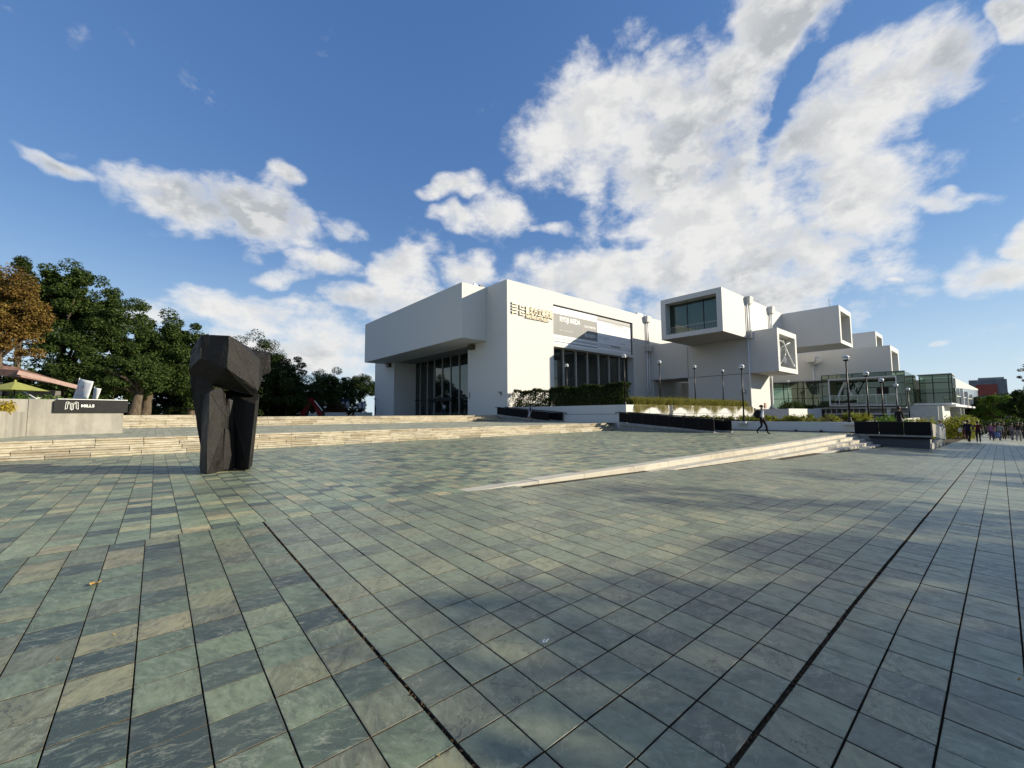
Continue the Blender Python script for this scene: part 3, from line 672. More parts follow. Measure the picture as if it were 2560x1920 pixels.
# art inside the open end of the lower box
art = tag(empty('hanging_artwork', (60.7, 18.2, 6.95)), 'white star and ring artwork hanging in the open end of the lower box', 'artwork')
ARTW = plain('white_lacquer', (.80, .80, .78), .4, 0, .5, .04); ARTP = plain('purple_lacquer', (.22, .12, .24), .5, 0, .5, .1)
def ring(c, r, ax, tilt, rad=.06, a0=0, a1=2*math.pi, n=40):
    pts = []
    for k in range(n+1):
        t = a0+(a1-a0)*k/n; p = Vector((math.cos(t)*r, 0, math.sin(t)*r)); p.rotate(Euler((tilt, 0, ax))); pts.append(Vector(c)+p)
    return MB().tube(pts, rad, 6)
for c, r, ax, tl in (((61.0, 18.4, 9.0), 1.9, .3, .9), ((60.3, 18.3, 8.9), 1.7, -.4, .25), ((62.3, 17.4, 9.0), 1.9, .2, -.3)): wpart('ring', ring(c, r, ax, tl), ARTW, art, smooth=True)
def star(c, r, n=5, seed=0):
    rr = random.Random(seed); b = MB(); c = Vector(c); k0 = len(b.v); pts = []
    for k in range(2*n):
        t = math.pi*k/n+rr.random()*.2; rad = r*(1 if k % 2 == 0 else .22)*(.8+.4*rr.random()); pts.append((c.x+math.cos(t)*rad, c.y, c.z+math.sin(t)*rad))
    b.v = pts+[(c.x, c.y-.22, c.z), (c.x, c.y+.22, c.z)]
    for k in range(2*n): j = (k+1) % (2*n); b.f += [(k, j, 2*n), (j, k, 2*n+1)]
    return b
for c, r, s in (((61.5, 18.2, 9.5), .95, 1), ((59.0, 18.6, 8.9), 1.5, 2), ((62.9, 18.0, 8.2), .6, 3)): wpart('star', star(c, r, 5, s), ARTW, art)
wpart('ledge', MB().box(58.4, 61.0, 18.2, 19.3, 6.93, 7.9), plain('grey_crate', (.30, .30, .28), .7), art)
o_ = part('ceiling_lamp', MB().box(60.5, 60.9, 17.9, 18.3, 10.55, 10.9), BLACKM, TB)

# ---------------------------------------------------------------- glass hall to the right
gl = tag(empty('glass_hall', (72, 7.6, 1.0)), 'green glass hall with a recessed balcony to the right of the white boxes', 'building')
GW = plain('pale_grey_wall', (.52, .53, .50), .8, 0, .3, .06, 2)
GU = 72.0
def gpart(n, b, m, par=None, **k): return wpart(n, b, m, par or gl, **k)
# low wing behind: 4 bays x 3 rows
zs = [1.95, 3.35, 4.8, 5.76]; vs = [16.3, 17.44, 19.32, 21.13, 22.9]
for p, q in zip(vs[:-1], vs[1:]):
    for a, c in zip(zs[:-1], zs[1:]): gpart('pane', MB().box(GU+.3, GU+.33, p+.03, q-.03, a+.03, c-.03), GLASS_G)
fr = MB()
for v in vs: fr.box(GU+.24, GU+.40, v-.04, v+.04, 1.95, 5.80)
for z in zs: fr.box(GU+.25, GU+.39, 16.26, 22.9, z-.035, z+.035)
gpart('window_frame', fr, GREENM)
# tall front: side strips, top band, balcony opening
vb = [7.58, 8.38, 9.36, 11.13, 12.78, 14.47, 15.44, 16.24]
for p, q in zip(vb[:-1], vb[1:]): gpart('pane', MB().box(GU, GU+.03, p+.03, q-.03, 5.98, 6.47), GLASS_G)
for p, q in ((7.58, 8.38), (15.44, 16.24)):
    for a, c in ((2.05, 3.55), (3.55, 5.0), (5.0, 5.98)): gpart('pane', MB().box(GU, GU+.03, p+.03, q-.03, a+.03, c-.03), GLASS_G)
fr = MB()
for v in vb: fr.box(GU-.04, GU+.10, v-.035, v+.035, 5.96 if 8.4 < v < 15.4 else 2.05, 6.54)
for z, p, q in ((6.50, 7.55, 16.27), (5.97, 7.55, 16.27), (5.0, 7.58, 8.38), (3.55, 7.58, 8.38), (5.0, 15.44, 16.24), (3.55, 15.44, 16.24), (2.05, 7.58, 16.24)): fr.box(GU-.03, GU+.09, p, q, z-.035, z+.035)
gpart('window_frame', fr, GREENM)
fr = MB().box(GU-.08, GU+.2, 8.34, 8.46, 2.2, 5.96).box(GU-.08, GU+.2, 15.38, 15.5, 2.2, 5.96).box(GU-.08, GU+.2, 8.46, 15.38, 5.84, 5.96); gpart('balcony_frame', fr, WHITEM)
gpart('balcony_floor', MB().box(GU-.05, GU+4, 8.3, 15.5, 2.1, 2.34), GW); gpart('balcony_ceiling', MB().box(GU+.05, GU+9, 7.6, 16.2, 5.70, 5.82), GW)
bal = [8.5+.98*k for k in range(8)]
for p, q in zip(bal[:-1], bal[1:]): gpart('balustrade_pane', MB().box(GU+.05, GU+.07, p+.03, q-.03, 2.55, 3.5), GLASS_G)
r = MB().box(GU+.02, GU+.10, 8.46, 15.4, 3.55, 3.62).box(GU+.03, GU+.09, 8.46, 15.4, 2.45, 2.50)
for v in bal: r.box(GU+.03, GU+.08, v-.025, v+.025, 2.34, 3.55)
gpart('railing', r, WHITEM)
for v0_, v1_ in ((8.4, 10.2), (10.2, 12.0), (12.0, 13.8), (13.8, 15.5)):
    for a, c in ((2.34, 4.7), (4.7, 5.7)): gpart('inner_pane', MB().box(GU+4.0, GU+4.03, v0_+.04, v1_-.04, a+.03, c-.03), GLASS_G)
r = MB()
for v in (10.2, 12.0, 13.8): r.box(GU+3.95, GU+4.1, v-.05, v+.05, 2.34, 5.7)
r.box(GU+3.95, GU+4.1, 8.4, 15.5, 4.66, 4.74); gpart('inner_frame', r, GREENM)
gpart('screen', MB().box(GU+3.8, GU+3.9, 9.7, 10.9, 3.6, 4.7), BLACKM); gpart('pale_board', MB().box(GU+6, GU+6.1, 12.2, 13.6, 4.7, 5.3), GW)
gpart('brace', MB().bar((GU+1.5, 15.2, 2.4), (GU+1.5, 13.9, 5.6), .22), WHITEM); gpart('brace', MB().bar((GU+1.5, 13.9, 5.6), (GU+1.5, 13.2, 3.4), .18), WHITEM); gpart('brace', MB().bar((GU+2.5, 12.5, 5.6), (GU+2.5, 14.0, 2.4), .14), WHITEM)
# sunny end wall, roof, rear and floor slabs
for k in range(3):
    for a, c in ((2.05, 4.3), (4.3, 6.5)): gpart('pane', MB().box(GU+.1+3.7*k, GU+3.7+3.7*k, 7.58, 7.61, a+.03, c-.03), GLASS_G)
gpart('roof', MB().box(GU+.15, GU+16, 7.7, 22.8, 5.82, 5.95), GW); gpart('roof_glass', MB().box(GU+.1, GU+11, 7.62, 16.2, 6.48, 6.51), GLASS_G)
gpart('rear_wall', MB().box(GU+10, GU+10.2, 7.7, 22.8, 1.0, 5.8), plain('dim_green_wall', (.34, .40, .30), .8)); gpart('floor_slab', MB().box(GU+.2, GU+11, 7.62, 22.9, 1.75, 1.93), GW)
gpart('column', MB().box(GU+3, GU+3.6, 18.9, 19.4, 1.9, 5.8), GW); gpart('column', MB().box(GU+3, GU+3.5, 17.6, 18.1, 1.9, 5.8), GW)
# plinth: dark panels between pale ribs, plain walls below
v = 11.8
while v < 19.3: gpart('plinth_panel', MB().box(GU+.6, GU+.7, v, v+.52, 1.16, 1.95), plain('brown_panel', (.075, .065, .05), .7)); gpart('plinth_rib', MB().box(GU+.56, GU+.72, v+.52, v+.62, 1.16, 1.95), GW); v += .62
gpart('plinth_wall', MB().box(GU+.75, GU+1, 7.6, 23, -2.5, 1.95), plain('brown_grey_wall', (.22, .20, .17), .8)); gpart('plinth_ledge', MB().box(GU+.4, GU+.74, 7.6, 20, .95, 1.13), GW)
for v in (9.2, 11.3): gpart('plinth_pier', MB().box(GU+.3, GU+.75, v, v+.35, -2.5, 1.98), GW)
gpart('underpass_wall', MB().box(GU+2, GU+14, 4.6, 4.9, -2.5, 2.0), GW); gpart('underpass_wall', MB().box(GU+1, GU+1.4, 4.9, 7.6, -2.5, 2.02), GW)
# second volume and the long wing running away
W2 = 83.2
vv = [4.04, 4.35, 5.9, 7.25]; zz = [2.5, 3.9, 5.35, 6.46]
for p, q in zip(vv[:-1], vv[1:]):
    for a, c in zip(zz[:-1], zz[1:]): gpart('pane', MB().box(W2, W2+.03, p+.04, q-.04, a+.04, c-.04), GLASS_G)
fr = MB()
for v in vv: fr.box(W2-.05, W2+.12, v-.05, v+.05, 2.45, 6.5)
for z in zz: fr.box(W2-.04, W2+.10, 4.0, 7.3, z-.05, z+.05)
gpart('window_frame', fr, GREENM); gpart('roof', MB().box(W2, W2+8, 4.0, 7.5, 6.52, 6.6), GW); gpart('rear_wall', MB().box(W2+7, W2+7.2, 4.2, 7.5, 2.4, 6.4), MATS['dim_green_wall'])
gpart('floor_slab', MB().box(W2-6, W2+9, 3.9, 7.4, 2.15, 2.42), WHITEM)
b = MB().hexa([(88, 4.0, 2.3), (170, 3.6, 2.3), (170, 12, 2.3), (88, 9, 2.3), (88, 4.0, 4.7), (170, 3.6, 7.0), (170, 12, 7.0), (88, 9, 4.7)]); gpart('long_wing_glazing', b, mat('grey_reflective_glass', lambda w, o: principled(w, o, w.ramp(w.noise(P(w), .35, 5, .6), [(.35, (.04, .05, .035)), (.65, (.15, .16, .12))]), .08, 0, .8)))
b = MB().hexa([(87.9, 3.9, 4.72), (170.2, 3.5, 7.02), (170.2, 12.1, 7.02), (87.9, 9.1, 4.72), (87.9, 3.9, 6.1), (170.2, 3.5, 7.4), (170.2, 12.1, 7.4), (87.9, 9.1, 6.1)]); gpart('long_wing_roof', b, GW)
gpart('wing_transom', MB().hexa([(88, 3.9, 3.5), (170, 3.5, 4.2), (170, 3.56, 4.2), (88, 3.96, 3.5), (88, 3.9, 3.6), (170, 3.5, 4.35), (170, 3.56, 4.35), (88, 3.96, 3.6)]), WHITEM)
gpart('long_wing_slab', MB().hexa([(78, 3.6, 1.95), (172, 3.0, 1.95), (172, 9, 1.95), (78, 9, 1.95), (78, 3.6, 2.28), (172, 3.0, 2.28), (172, 9, 2.28), (78, 9, 2.28)]), WHITEM)
for u in (97, 112, 132): gpart('wing_mullion', MB().box(u, u+.8, 3.55, 3.9, 2.3, 4.9), WHITEM)
for u in (92, 101): gpart('wing_wall', MB().box(u, u+.6, 3.8, 8.6, -2.5, 1.94), GW)
# ---------------------------------------------------------------- vegetation helpers
def leaf_mat(name, cols, trans=.25):
    def fn(w, out):
        g = w.new('ShaderNodeNewGeometry'); r = g.outputs['Random Per Island']
        n = w.noise(g.outputs['Position'], .55, 3, .5)
        t = w.math('ADD', w.math('MULTIPLY', r, .65), w.math('MULTIPLY', n, .45), clamp=True)
        c = w.ramp(t, [(i/(len(cols)-1)*.8+.1, k) for i, k in enumerate(cols)])
        p = principled(w, None, c, .7, 0, .12)
        tl = w.new('ShaderNodeBsdfTranslucent'); w.put(tl.inputs[0], w.mix(1.0, c, (1.0, 1.25, .45), 'MULTIPLY'))
        m = w.new('ShaderNodeMixShader'); m.inputs[0].default_value = trans
        w.l.new(p.outputs[0], m.inputs[1]); w.l.new(tl.outputs[0], m.inputs[2]); w.l.new(m.outputs[0], out.inputs[0])
    return mat(name, fn)
LG = leaf_mat('banyan_leaves', [(.014, .026, .008), (.028, .048, .013), (.048, .075, .018), (.085, .115, .028)])
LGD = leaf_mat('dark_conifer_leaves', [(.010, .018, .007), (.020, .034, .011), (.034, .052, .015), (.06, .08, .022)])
LB = leaf_mat('autumn_leaves', [(.06, .038, .018), (.12, .07, .024), (.18, .11, .03), (.27, .20, .05)], .3)
LY = leaf_mat('yellow_green_leaves', [(.06, .07, .012), (.14, .15, .025), (.24, .23, .04), (.33, .27, .06)], .3)
LBR = leaf_mat('bright_green_leaves', [(.035, .07, .012), (.07, .13, .02), (.11, .18, .03), (.16, .22, .04)], .3)
LH = leaf_mat('hedge_leaves', [(.012, .018, .007), (.024, .036, .011), (.042, .058, .016), (.085, .10, .026)])
LR = leaf_mat('reddish_shrub_leaves', [(.05, .025, .018), (.09, .045, .03), (.12, .07, .045), (.16, .11, .05)])
LP = leaf_mat('dry_purple_twigs', [(.06, .04, .045), (.09, .06, .06), (.12, .09, .08), (.16, .12, .10)])
BARK = mat('bark', lambda w, o: principled(w, o, w.ramp(w.noise(w.vmath('MULTIPLY', P(w), (3, 3, .6)), 3, 6, .7), [(.3, (.045, .034, .024)), (.7, (.15, .12, .085))]), .95, 0, .1, bump(w, w.noise(w.vmath('MULTIPLY', P(w), (3, 3, .6)), 4, 5, .7), 1, .05)))
def leaves(P0, size, rng, up_bias=.3, aspect=2.0, out=None):
    "rhombic leaves at points P0 -> (4k,3)"
    k = len(P0); a = rng.normal(size=(k, 3)); a /= np.linalg.norm(a, axis=1)[:, None]
    nrm = rng.normal(size=(k, 3)); nrm[:, 2] = np.abs(nrm[:, 2])+up_bias
    if out is not None: nrm += out*1.2
    nrm /= np.linalg.norm(nrm, axis=1)[:, None]
    a -= nrm*(a*nrm).sum(1)[:, None]; a /= np.linalg.norm(a, axis=1)[:, None]; b = np.cross(nrm, a)
    s = size*rng.uniform(.6, 1.35, (k, 1)); L = a*s; W = b*s/aspect
    droop = nrm*s*.12
    return np.stack([P0-L*.5, P0+W*.5-droop, P0+L*.5, P0-W*.5-droop], 1).reshape(-1, 3)
def crown_points(c, rad, n, rng, clumps=40, flat=.75, hollow=.55, clump_r=.32, bottom=-.55):
    "points gathered in clumps spread over the outer part of an uneven ellipsoid"
    c = np.array(c); rad = np.array(rad)
    d = rng.normal(size=(clumps*3, 3)); d /= np.linalg.norm(d, axis=1)[:, None]; d = d[d[:, 2] > bottom][:clumps]
    r = rng.uniform(hollow, 1.0, (len(d), 1))*(1+.16*np.sin(d[:, :1]*5+rng.uniform(0, 6))*np.cos(d[:, 1:2]*4+rng.uniform(0, 6)))
    cc = c+d*rad*r; cr = rng.uniform(.6, 1.3, len(d))*clump_r*rad.mean()
    which = rng.integers(0, len(d), n); q = rng.normal(size=(n, 3)); q /= np.linalg.norm(q, axis=1)[:, None]
    rr = rng.uniform(.25, 1, (n, 1))**(.5); p = cc[which]+q*rr*cr[which][:, None]*np.array([1, 1, flat])
    return p, cc, q
def tree(name, label, base, h, crown, leafm, n, size, seed, trunk_r=.3, cat='tree', group=None, clumps=40, limbs=7, clump_r=.32, bottom=-.5, hollow=.55, flat=.75, bark=None, up_bias=.3):
    "crown: list of (dx,dy,z, rx,ry,rz, share)"
    rng = np.random.default_rng(seed); rd = random.Random(seed)
    root = tag(empty(name, base), label, cat, group)
    P0 = []; O0 = []; CC = []
    for dx, dy, z, rx, ry, rz, sh in crown:
        p, cc, q = crown_points((dx, dy, z), (rx, ry, rz), int(n*sh), rng, max(6, int(clumps*sh)), flat, hollow, clump_r, bottom)
        P0.append(p); CC.append(cc); O0.append(q)
    P0 = np.concatenate(P0); CC = np.concatenate(CC); O0 = np.concatenate(O0)
    keep = P0[:, 2] > .25; P0 = P0[keep]; O0 = O0[keep]
    quads('crown', leaves(P0, size, rng, up_bias, 2.0, O0*.6), 4, leafm, root)
    b = MB(); zt = max(1.2, min(c[2]-c[5]*.5 for c in crown)); lean = (rd.uniform(-.3, .3), rd.uniform(-.3, .3))
    top = (lean[0], lean[1], zt)
    b.tube([(0, 0, -.3), (rd.uniform(-.05, .05), rd.uniform(-.05, .05), .25), (lean[0]*.5, lean[1]*.5, zt*.55), top], [trunk_r*1.6, trunk_r*1.1, trunk_r*.85, trunk_r*.7], 9)
    b.build('trunk', bark or BARK, root, True)
    idx = rng.permutation(len(CC))[:limbs]
    lb = MB()
    for i in idx:
        e = CC[i]; s0 = Vector(top)*rd.uniform(.75, 1.0); m_ = s0.lerp(Vector(e), .5)+Vector((rd.uniform(-.3, .3), rd.uniform(-.3, .3), rd.uniform(0, .5)))
        lb.tube([s0, m_, e], [trunk_r*.5, trunk_r*.3, trunk_r*.1], 6)
    lb.build('limbs', bark or BARK, root, True)
    return root
def bush(name, label, box, n, size, leafm, seed, cat='shrub', group=None, lump=.25):
    "leafy mass filling an uneven box (u0,u1,v0,v1,z0,z1)"
    rng = np.random.default_rng(seed); u0, u1_, v0_, v1_, z0, z1 = box
    root = tag(empty(name, ((u0+u1_)/2, (v0_+v1_)/2, z0)), label, cat, group)
    k = max(8, int((u1_-u0)*(v1_-v0_)*9+(u1_-u0+v1_-v0_)*5)); cen = rng.uniform((u0, v0_, z0+(z1-z0)*.3), (u1_, v1_, z1-.05), (k, 3))
    cen[:, 2] -= rng.uniform(0, lump, k)*(z1-z0)
    w_ = rng.integers(0, k, n); q = rng.normal(size=(n, 3)); q /= np.linalg.norm(q, axis=1)[:, None]
    p = cen[w_]+q*rng.uniform(.2, 1, (n, 1))*np.minimum((z1-z0)*.38, .45)
    p[:, 2] = np.clip(p[:, 2], z0, None)-z0; p[:, 0] -= (u0+u1_)/2; p[:, 1] -= (v0_+v1_)/2
    quads('foliage', leaves(p, size, rng, .4, 1.8, q*.5), 4, leafm, root)
    b = MB()
    for c in cen[rng.permutation(k)[:min(k, 14)]]:
        x, y_ = c[0]-(u0+u1_)/2, c[1]-(v0_+v1_)/2; b.tube([(x*.9, y_*.9, -.02), (x, y_, max(.1, c[2]-z0))], [.025, .010], 5)
    b.build('stems', BARK, root, True)
    return root

# ---------------------------------------------------------------- planters, ramps, platform
pl = tag(empty('raised_planter', (U0, 19.5, 0)), 'white raised planter wall with hanging grass below the museum window', 'planter')
wpart('side_wall', MB().box(U0, U0+.28, 19.78, V0-.02, 0, 1.22), WHITE2, pl); wpart('side_coping', MB().box(U0-.04, U0+.30, 19.78, V0-.02, 1.26, 2.0), WHITE2, pl)
wpart('side_groove', MB().box(U0+.02, U0+.26, 19.78, V0-.02, 1.22, 1.26), MATS['grey_joint'], pl)
for a, c in ((U0, 32.1), (32.16, 35.4), (36.0, 40.6), (40.66, 45.2), (45.26, 49.9), (49.96, 55.4)):
    x0 = U0-.04 if a == U0 else a
    wpart('front_panel', MB().box(x0, c, 19.46, 19.78, 1.26, 2.0), WHITE2, pl); wpart('front_base', MB().box(a, c, 19.5, 19.76, 0, 1.24), WHITE2, pl)
wpart('soil', MB().box(U0+.3, 57, 19.8, V0-.05, .3, 1.86), SOIL, pl)
wpart('hose_rack', MB().tube([(35.5, 19.4, .9), (35.5, 19.4, 1.5), (35.9, 19.4, 1.5), (35.9, 19.4, .9)], .03, 6).tube([(35.3, 19.4, .9), (35.3, 19.4, 1.3)], .03, 6), GREYM, pl)
pf = tag(empty('low_planter', (33, 6, 0)), 'long low white planter wall with lamp posts behind the walking man', 'planter')
wpart('wall', MB().box(33.0, 33.3, 5.9, 19.4, -.02, .66), WHITE2, pf); wpart('soil', MB().box(33.3, 70, 5.9, 19.44, -.4, .52), SOIL, pf)
wpart('base_joint', MB().box(32.965, 33.0, 5.9, 19.4, -.02, .05), plain('dark_base_joint', (.06, .06, .06), .9), pf)
wpart('end_wall', MB().box(33.3, 62, 5.6, 5.9, -1.2, .66), WHITE2, pf)
for v in (7.6, 9.0, 10.8): wpart('floor_lamp', MB().lathe([(.09, 0), (.09, .05), (.05, .12), (.02, .14)], 10, (32.85, v, 0)), BLACKM, pf)
bk = tag(empty('back_planter', (58, 16, 0)), 'low grey planter wall at the foot of the lower gallery box', 'planter')
wpart('wall', MB().box(56.5, 70, 16.0, 16.3, 0, 1.75), WHITE2, bk); wpart('wall_return', MB().box(56.2, 56.5, 16.0, 19.5, 0, 1.72), WHITE2, bk); wpart('soil', MB().box(56.5, 80, 16.3, 20.4, 0, 1.45), SOIL, bk)
sheet('service_ground', [(57, 19.8, .98), (140, 19.8, .98), (140, 60, .98), (57, 60, .98)], GREYC)

def ramp(name, label, ua, ub, va, vb, za, zb, n):
    """sloped walkway between two black panel rails; va is the low end"""
    root = tag(empty(name, (ua, va, za)), label, 'ramp')
    zz = lambda v: za+(zb-za)*(v-va)/(vb-va)
    wpart('slab', MB().hexa([(ua, va, za-.3), (ub, va, za-.3), (ub, vb, za-.3), (ua, vb, za-.3), (ua, va, za+.01), (ub, va, za+.01), (ub, vb, zb+.01), (ua, vb, zb+.01)]), GREYC, root)
    for u, e in ((ua, 0), (ub, .9)):
        v0_ = va-(.0 if e == 0 else .6); L = (vb-v0_)/n
        for k in range(n):
            p, q = v0_+k*L+.012, v0_+(k+1)*L-.012
            wpart('panel', MB().hexa([(u-.03, p, max(za, zz(p))+.10), (u+.03, p, max(za, zz(p))+.10), (u+.03, q, zz(q)+.10), (u-.03, q, zz(q)+.10), (u-.03, p, max(za, zz(p))+.80), (u+.03, p, max(za, zz(p))+.80), (u+.03, q, zz(q)+.80), (u-.03, q, zz(q)+.80)]), BLACK, root)
            wpart('post', MB().box(u-.045, u+.045, q-.01, q+.034, zz(q)-.05, zz(q)+.79), BLACKM, root)
        wpart('handrail', MB().tube([(u, v0_-.55, za+.76), (u, v0_-.1, za+.84), (u, vb, zb+.84), (u, vb+.4, zb+.80)], .035, 8), BLACKM, root, smooth=True)
        wpart('kerb', MB().hexa([(u-.09, v0_, za-.02), (u+.09, v0_, za-.02), (u+.09, vb, zb-.16), (u-.09, vb, zb-.16), (u-.09, v0_, za+.08), (u+.09, v0_, za+.08), (u+.09, vb, zb+.08), (u-.09, vb, zb+.08)]), GREYC, root)
    return root
ramp('access_ramp', 'black panelled ramp beside the lower stone flight and white planter', 27.4, 28.6, 12.0, 19.2, 0, Z1, 7)
ramp('access_ramp', 'farther black panelled ramp rising to the museum entrance terrace', 27.3, 28.5, 26.8, 34.3, Z1+.03, Z2, 6)
# platform with a black parapet at the end of the wedge steps
pk = tag(empty('black_parapet', (31.6, 2.4, -.72)), 'black panelled parapet on a grey base at the right end of the steps', 'parapet')
wpart('platform', MB().box(31.66, 33.0, 2.55, 5.86, -1.4, -.012), GREYC, pk)
wpart('base_wall', MB().box(31.62, 31.66, 2.6, 5.82, -1.4, -.1), GREYC, pk)
for a, c in ((2.45, 3.5), (3.52, 4.55), (4.57, 5.66)): wpart('panel', MB().box(31.55, 31.61, a, c, .0, .69), BLACK, pk)
wpart('bench_base', MB().box(31.2, 31.6, 2.5, 4.9, -1.0, -.18), plain('dark_blue_grey', (.055, .06, .07), .7), pk); wpart('bench_top', MB().box(31.08, 31.61, 2.42, 4.95, -.18, -.10), BLACK, pk)
wpart('coping', MB().box(31.52, 31.64, 2.42, 5.7, .69, .74), BLACKM, pk); wpart('light_strip', MB().box(31.56, 31.63, 2.45, 5.66, -.1, -.003), CONC, pk)
for k in range(4):
    a = 31.7+2.0*k; zt = .66-.13*k
    wpart('end_panel', MB().hexa([(a, 2.40, zt-.7), (a+1.9, 2.40, zt-.83), (a+1.9, 2.46, zt-.83), (a, 2.46, zt-.7), (a, 2.40, zt), (a+1.9, 2.40, zt-.12), (a+1.9, 2.46, zt-.12), (a, 2.46, zt)]), GREYM if k else CONC, pk)
wpart('end_base', MB().box(31.7, 39.6, 2.47, 2.75, -1.6, -.45), GREYC, pk); wpart('ramp_slab', MB().hexa([(33, 2.75, -1.5), (41, 2.75, -1.5), (41, 5.55, -1.5), (33, 5.55, -1.5), (33, 2.75, -.01), (41, 2.75, -.85), (41, 5.55, -.85), (33, 5.55, -.01)]), GREYC, pk)

# planting
def hedge(name, label, box, n, size, leafm, seed, gaps=0.0):
    rng = np.random.default_rng(seed); u0, u1_, v0_, v1_, z0, z1 = box; m3 = np.array([(u0+u1_)/2, (v0_+v1_)/2, z0])
    root = tag(empty(name, tuple(m3)), label, 'hedge')
    p = rng.uniform((u0, v0_, z0), (u1_, v1_, z1), (n, 3)); q = np.zeros((n, 3))
    f = rng.integers(0, 3, n); k = f == 0; p[k, 0] = u0+np.abs(rng.normal(0, .10, k.sum())); q[k, 0] = -1; k = f == 1; p[k, 2] = z1-np.abs(rng.normal(0, .10, k.sum())); q[k, 2] = 1
    wav = .10*np.sin(p[:, 1]*1.9)+.07*np.sin(p[:, 1]*4.7+1)+rng.normal(0, .05, n); p[:, 2] += wav*(p[:, 2]-z0)/(z1-z0); p[:, 0] += .08*np.sin(p[:, 1]*3.1+p[:, 2]*2)
    if gaps:
        g = np.sin(p[:, 1]*2.6)*np.cos(p[:, 2]*3.1+p[:, 1])+.5*np.sin(p[:, 1]*7+p[:, 2]*5); low_ = (p[:, 2]-z0)/(z1-z0) < .28; keep = (g > -1+gaps*1.6) | low_; p = p[keep]; q = q[keep]
    quads('foliage', leaves(p-m3, size, rng, .3, 1.8, q*.5), 4, leafm, root)
    b = MB(); v = v0_+.2
    while v < v1_: b.tube([((u0+u1_)/2-m3[0], v-m3[1], -.05), ((u0+u1_)/2-m3[0]+rng.normal(0, .1), v-m3[1]+rng.normal(0, .1), (z1-z0)*.85)], [.03, .012], 5); v += .35
    b.build('stems', BARK, root, True)
hedge('clipped_hedge', 'tall dark hedge along the white planter in front of the museum window', (U0+.35, U0+1.5, 19.9, 28.6, 1.88, 3.75), 26000, .15, LH, 11)
hedge('clipped_hedge', 'thinner gappy stretch of hedge next to the museum corner', (U0+.35, U0+1.3, 28.6, 34.0, 1.88, 3.72), 9000, .16, LH, 12, .42)
def grass(name, label, rows, seed, m, cat='grass', hang=.5):
    rng = np.random.default_rng(seed); V = []
    for (ua, ub, va, vb, z, h, n) in rows:
        p = np.stack([rng.uniform(ua, ub, n), rng.uniform(va, vb, n), np.full(n, z)], 1)
        a = rng.uniform(0, 2*np.pi, n); d = np.stack([np.cos(a), np.sin(a)], 1)*rng.uniform(.1, .6, (n, 1))*h
        d[:, 1] -= rng.uniform(0, hang, n)*h
        hh = h*rng.uniform(.5, 1.15, n); w_ = np.stack([-np.sin(a), np.cos(a), np.zeros(n)], 1)*.016
        mid = p+np.concatenate([d*.45, hh[:, None]*.72], 1); tip = p+np.concatenate([d*1.25, (hh*rng.uniform(.35, 1.0, n))[:, None]], 1)
        V.append(np.stack([p-w_, p+w_, mid+w_*.8, mid-w_*.8], 1).reshape(-1, 3)); V.append(np.stack([mid-w_*.8, mid+w_*.8, tip+w_*.15, tip-w_*.15], 1).reshape(-1, 3))
    return tag(quads(name, np.concatenate(V), 4, m), label, cat, kind='stuff')
GRM = leaf_mat('ornamental_grass', [(.10, .09, .025), (.18, .16, .045), (.26, .22, .075), (.34, .28, .12)], .35)
grass('ornamental_grass', 'tall pale grasses on the raised planter', [(30.3, 35.2, 19.8, 21.4, 1.86, .95, 3500), (36.0, 54.5, 19.8, 21.4, 1.86, 1.05, 8500)], 3, GRM)
def hanging(seed):
    rng = np.random.default_rng(seed); n = 5200; u = np.concatenate([rng.uniform(29.8, 35.2, n//3), rng.uniform(36.1, 55, n-n//3)])
    keep = rng.random(n) < .25+.75*(np.sin(u*2.1)*np.sin(u*.9+1) > -.25); u = u[keep]; n = len(u)
    L = rng.uniform(.2, 1.0, n)*(.6+.4*np.sin(u*1.3)); y_ = 19.46-rng.uniform(.01, .10, n); z = np.full(n, 2.02)
    top = np.stack([u, y_+.05, z], 1); bot = np.stack([u+rng.normal(0, .12, n), y_-.05, z-L], 1); w_ = np.array([.015, 0, 0])
    V = np.stack([top-w_, top+w_, bot+w_*.3, bot-w_*.3], 1).reshape(-1, 3)
    tag(quads('hanging_grass', V, 4, GRM), 'grass blades hanging over the sunlit planter wall', 'grass', kind='stuff')
hanging(5)
k = 0
for a, c, m_, lb in ((14.2, 17.6, LY, 'yellow-green shrubs in the low planter behind the black ramp'), (10.7, 14.0, LY, 'low yellow-green shrubs in the planter left of the near lamp post'), (6.9, 10.5, LY, 'low yellow-green shrubs between the two tall lamp posts')):
    bush('low_shrub', lb, (33.35, 34.9, a, c, .5, 1.12), 3600, .12, m_, 20+k, group='shrubs in the low planter'); k += 1
bush('low_shrub', 'dense yellow shrub row right of the tallest lamp post', (36.5, 40.5, 6.2, 7.2, .5, 1.22), 4200, .12, LY, 31, group='shrubs in the low planter')
bush('low_shrub', 'spiky bright green plants above the black parapet', (35.5, 38, 3.9, 5.4, -.2, .86), 3200, .16, LBR, 32, group='shrubs in the low planter')
bush('low_shrub', 'yellow-green bushes behind the black parapet at its right end', (46, 54, 3.6, 5.2, -1.2, .75), 5200, .16, LY, 33, group='shrubs in the low planter')
bush('low_shrub', 'dark shrubs under the glass wing', (60, 66, 16.6, 18.2, 1.4, 2.7), 4200, .17, LGD, 34)
bush('low_shrub', 'dark clipped shrub against the green glass', (68, 71.5, 17.2, 18.6, 1.4, 2.3), 2500, .15, LGD, 35)
bush('low_shrub', 'rounded yellow-green bushes at the far end of the glass hall', (56, 66, 1.7, 3.6, -1.5, .85), 7000, .2, LY, 36)
bush('clipped_hedge', 'clipped dark green hedge behind the strollers on the right', (72, 75, -3.5, 1.5, -1.7, .35), 8000, .17, LGD, 37, 'hedge')

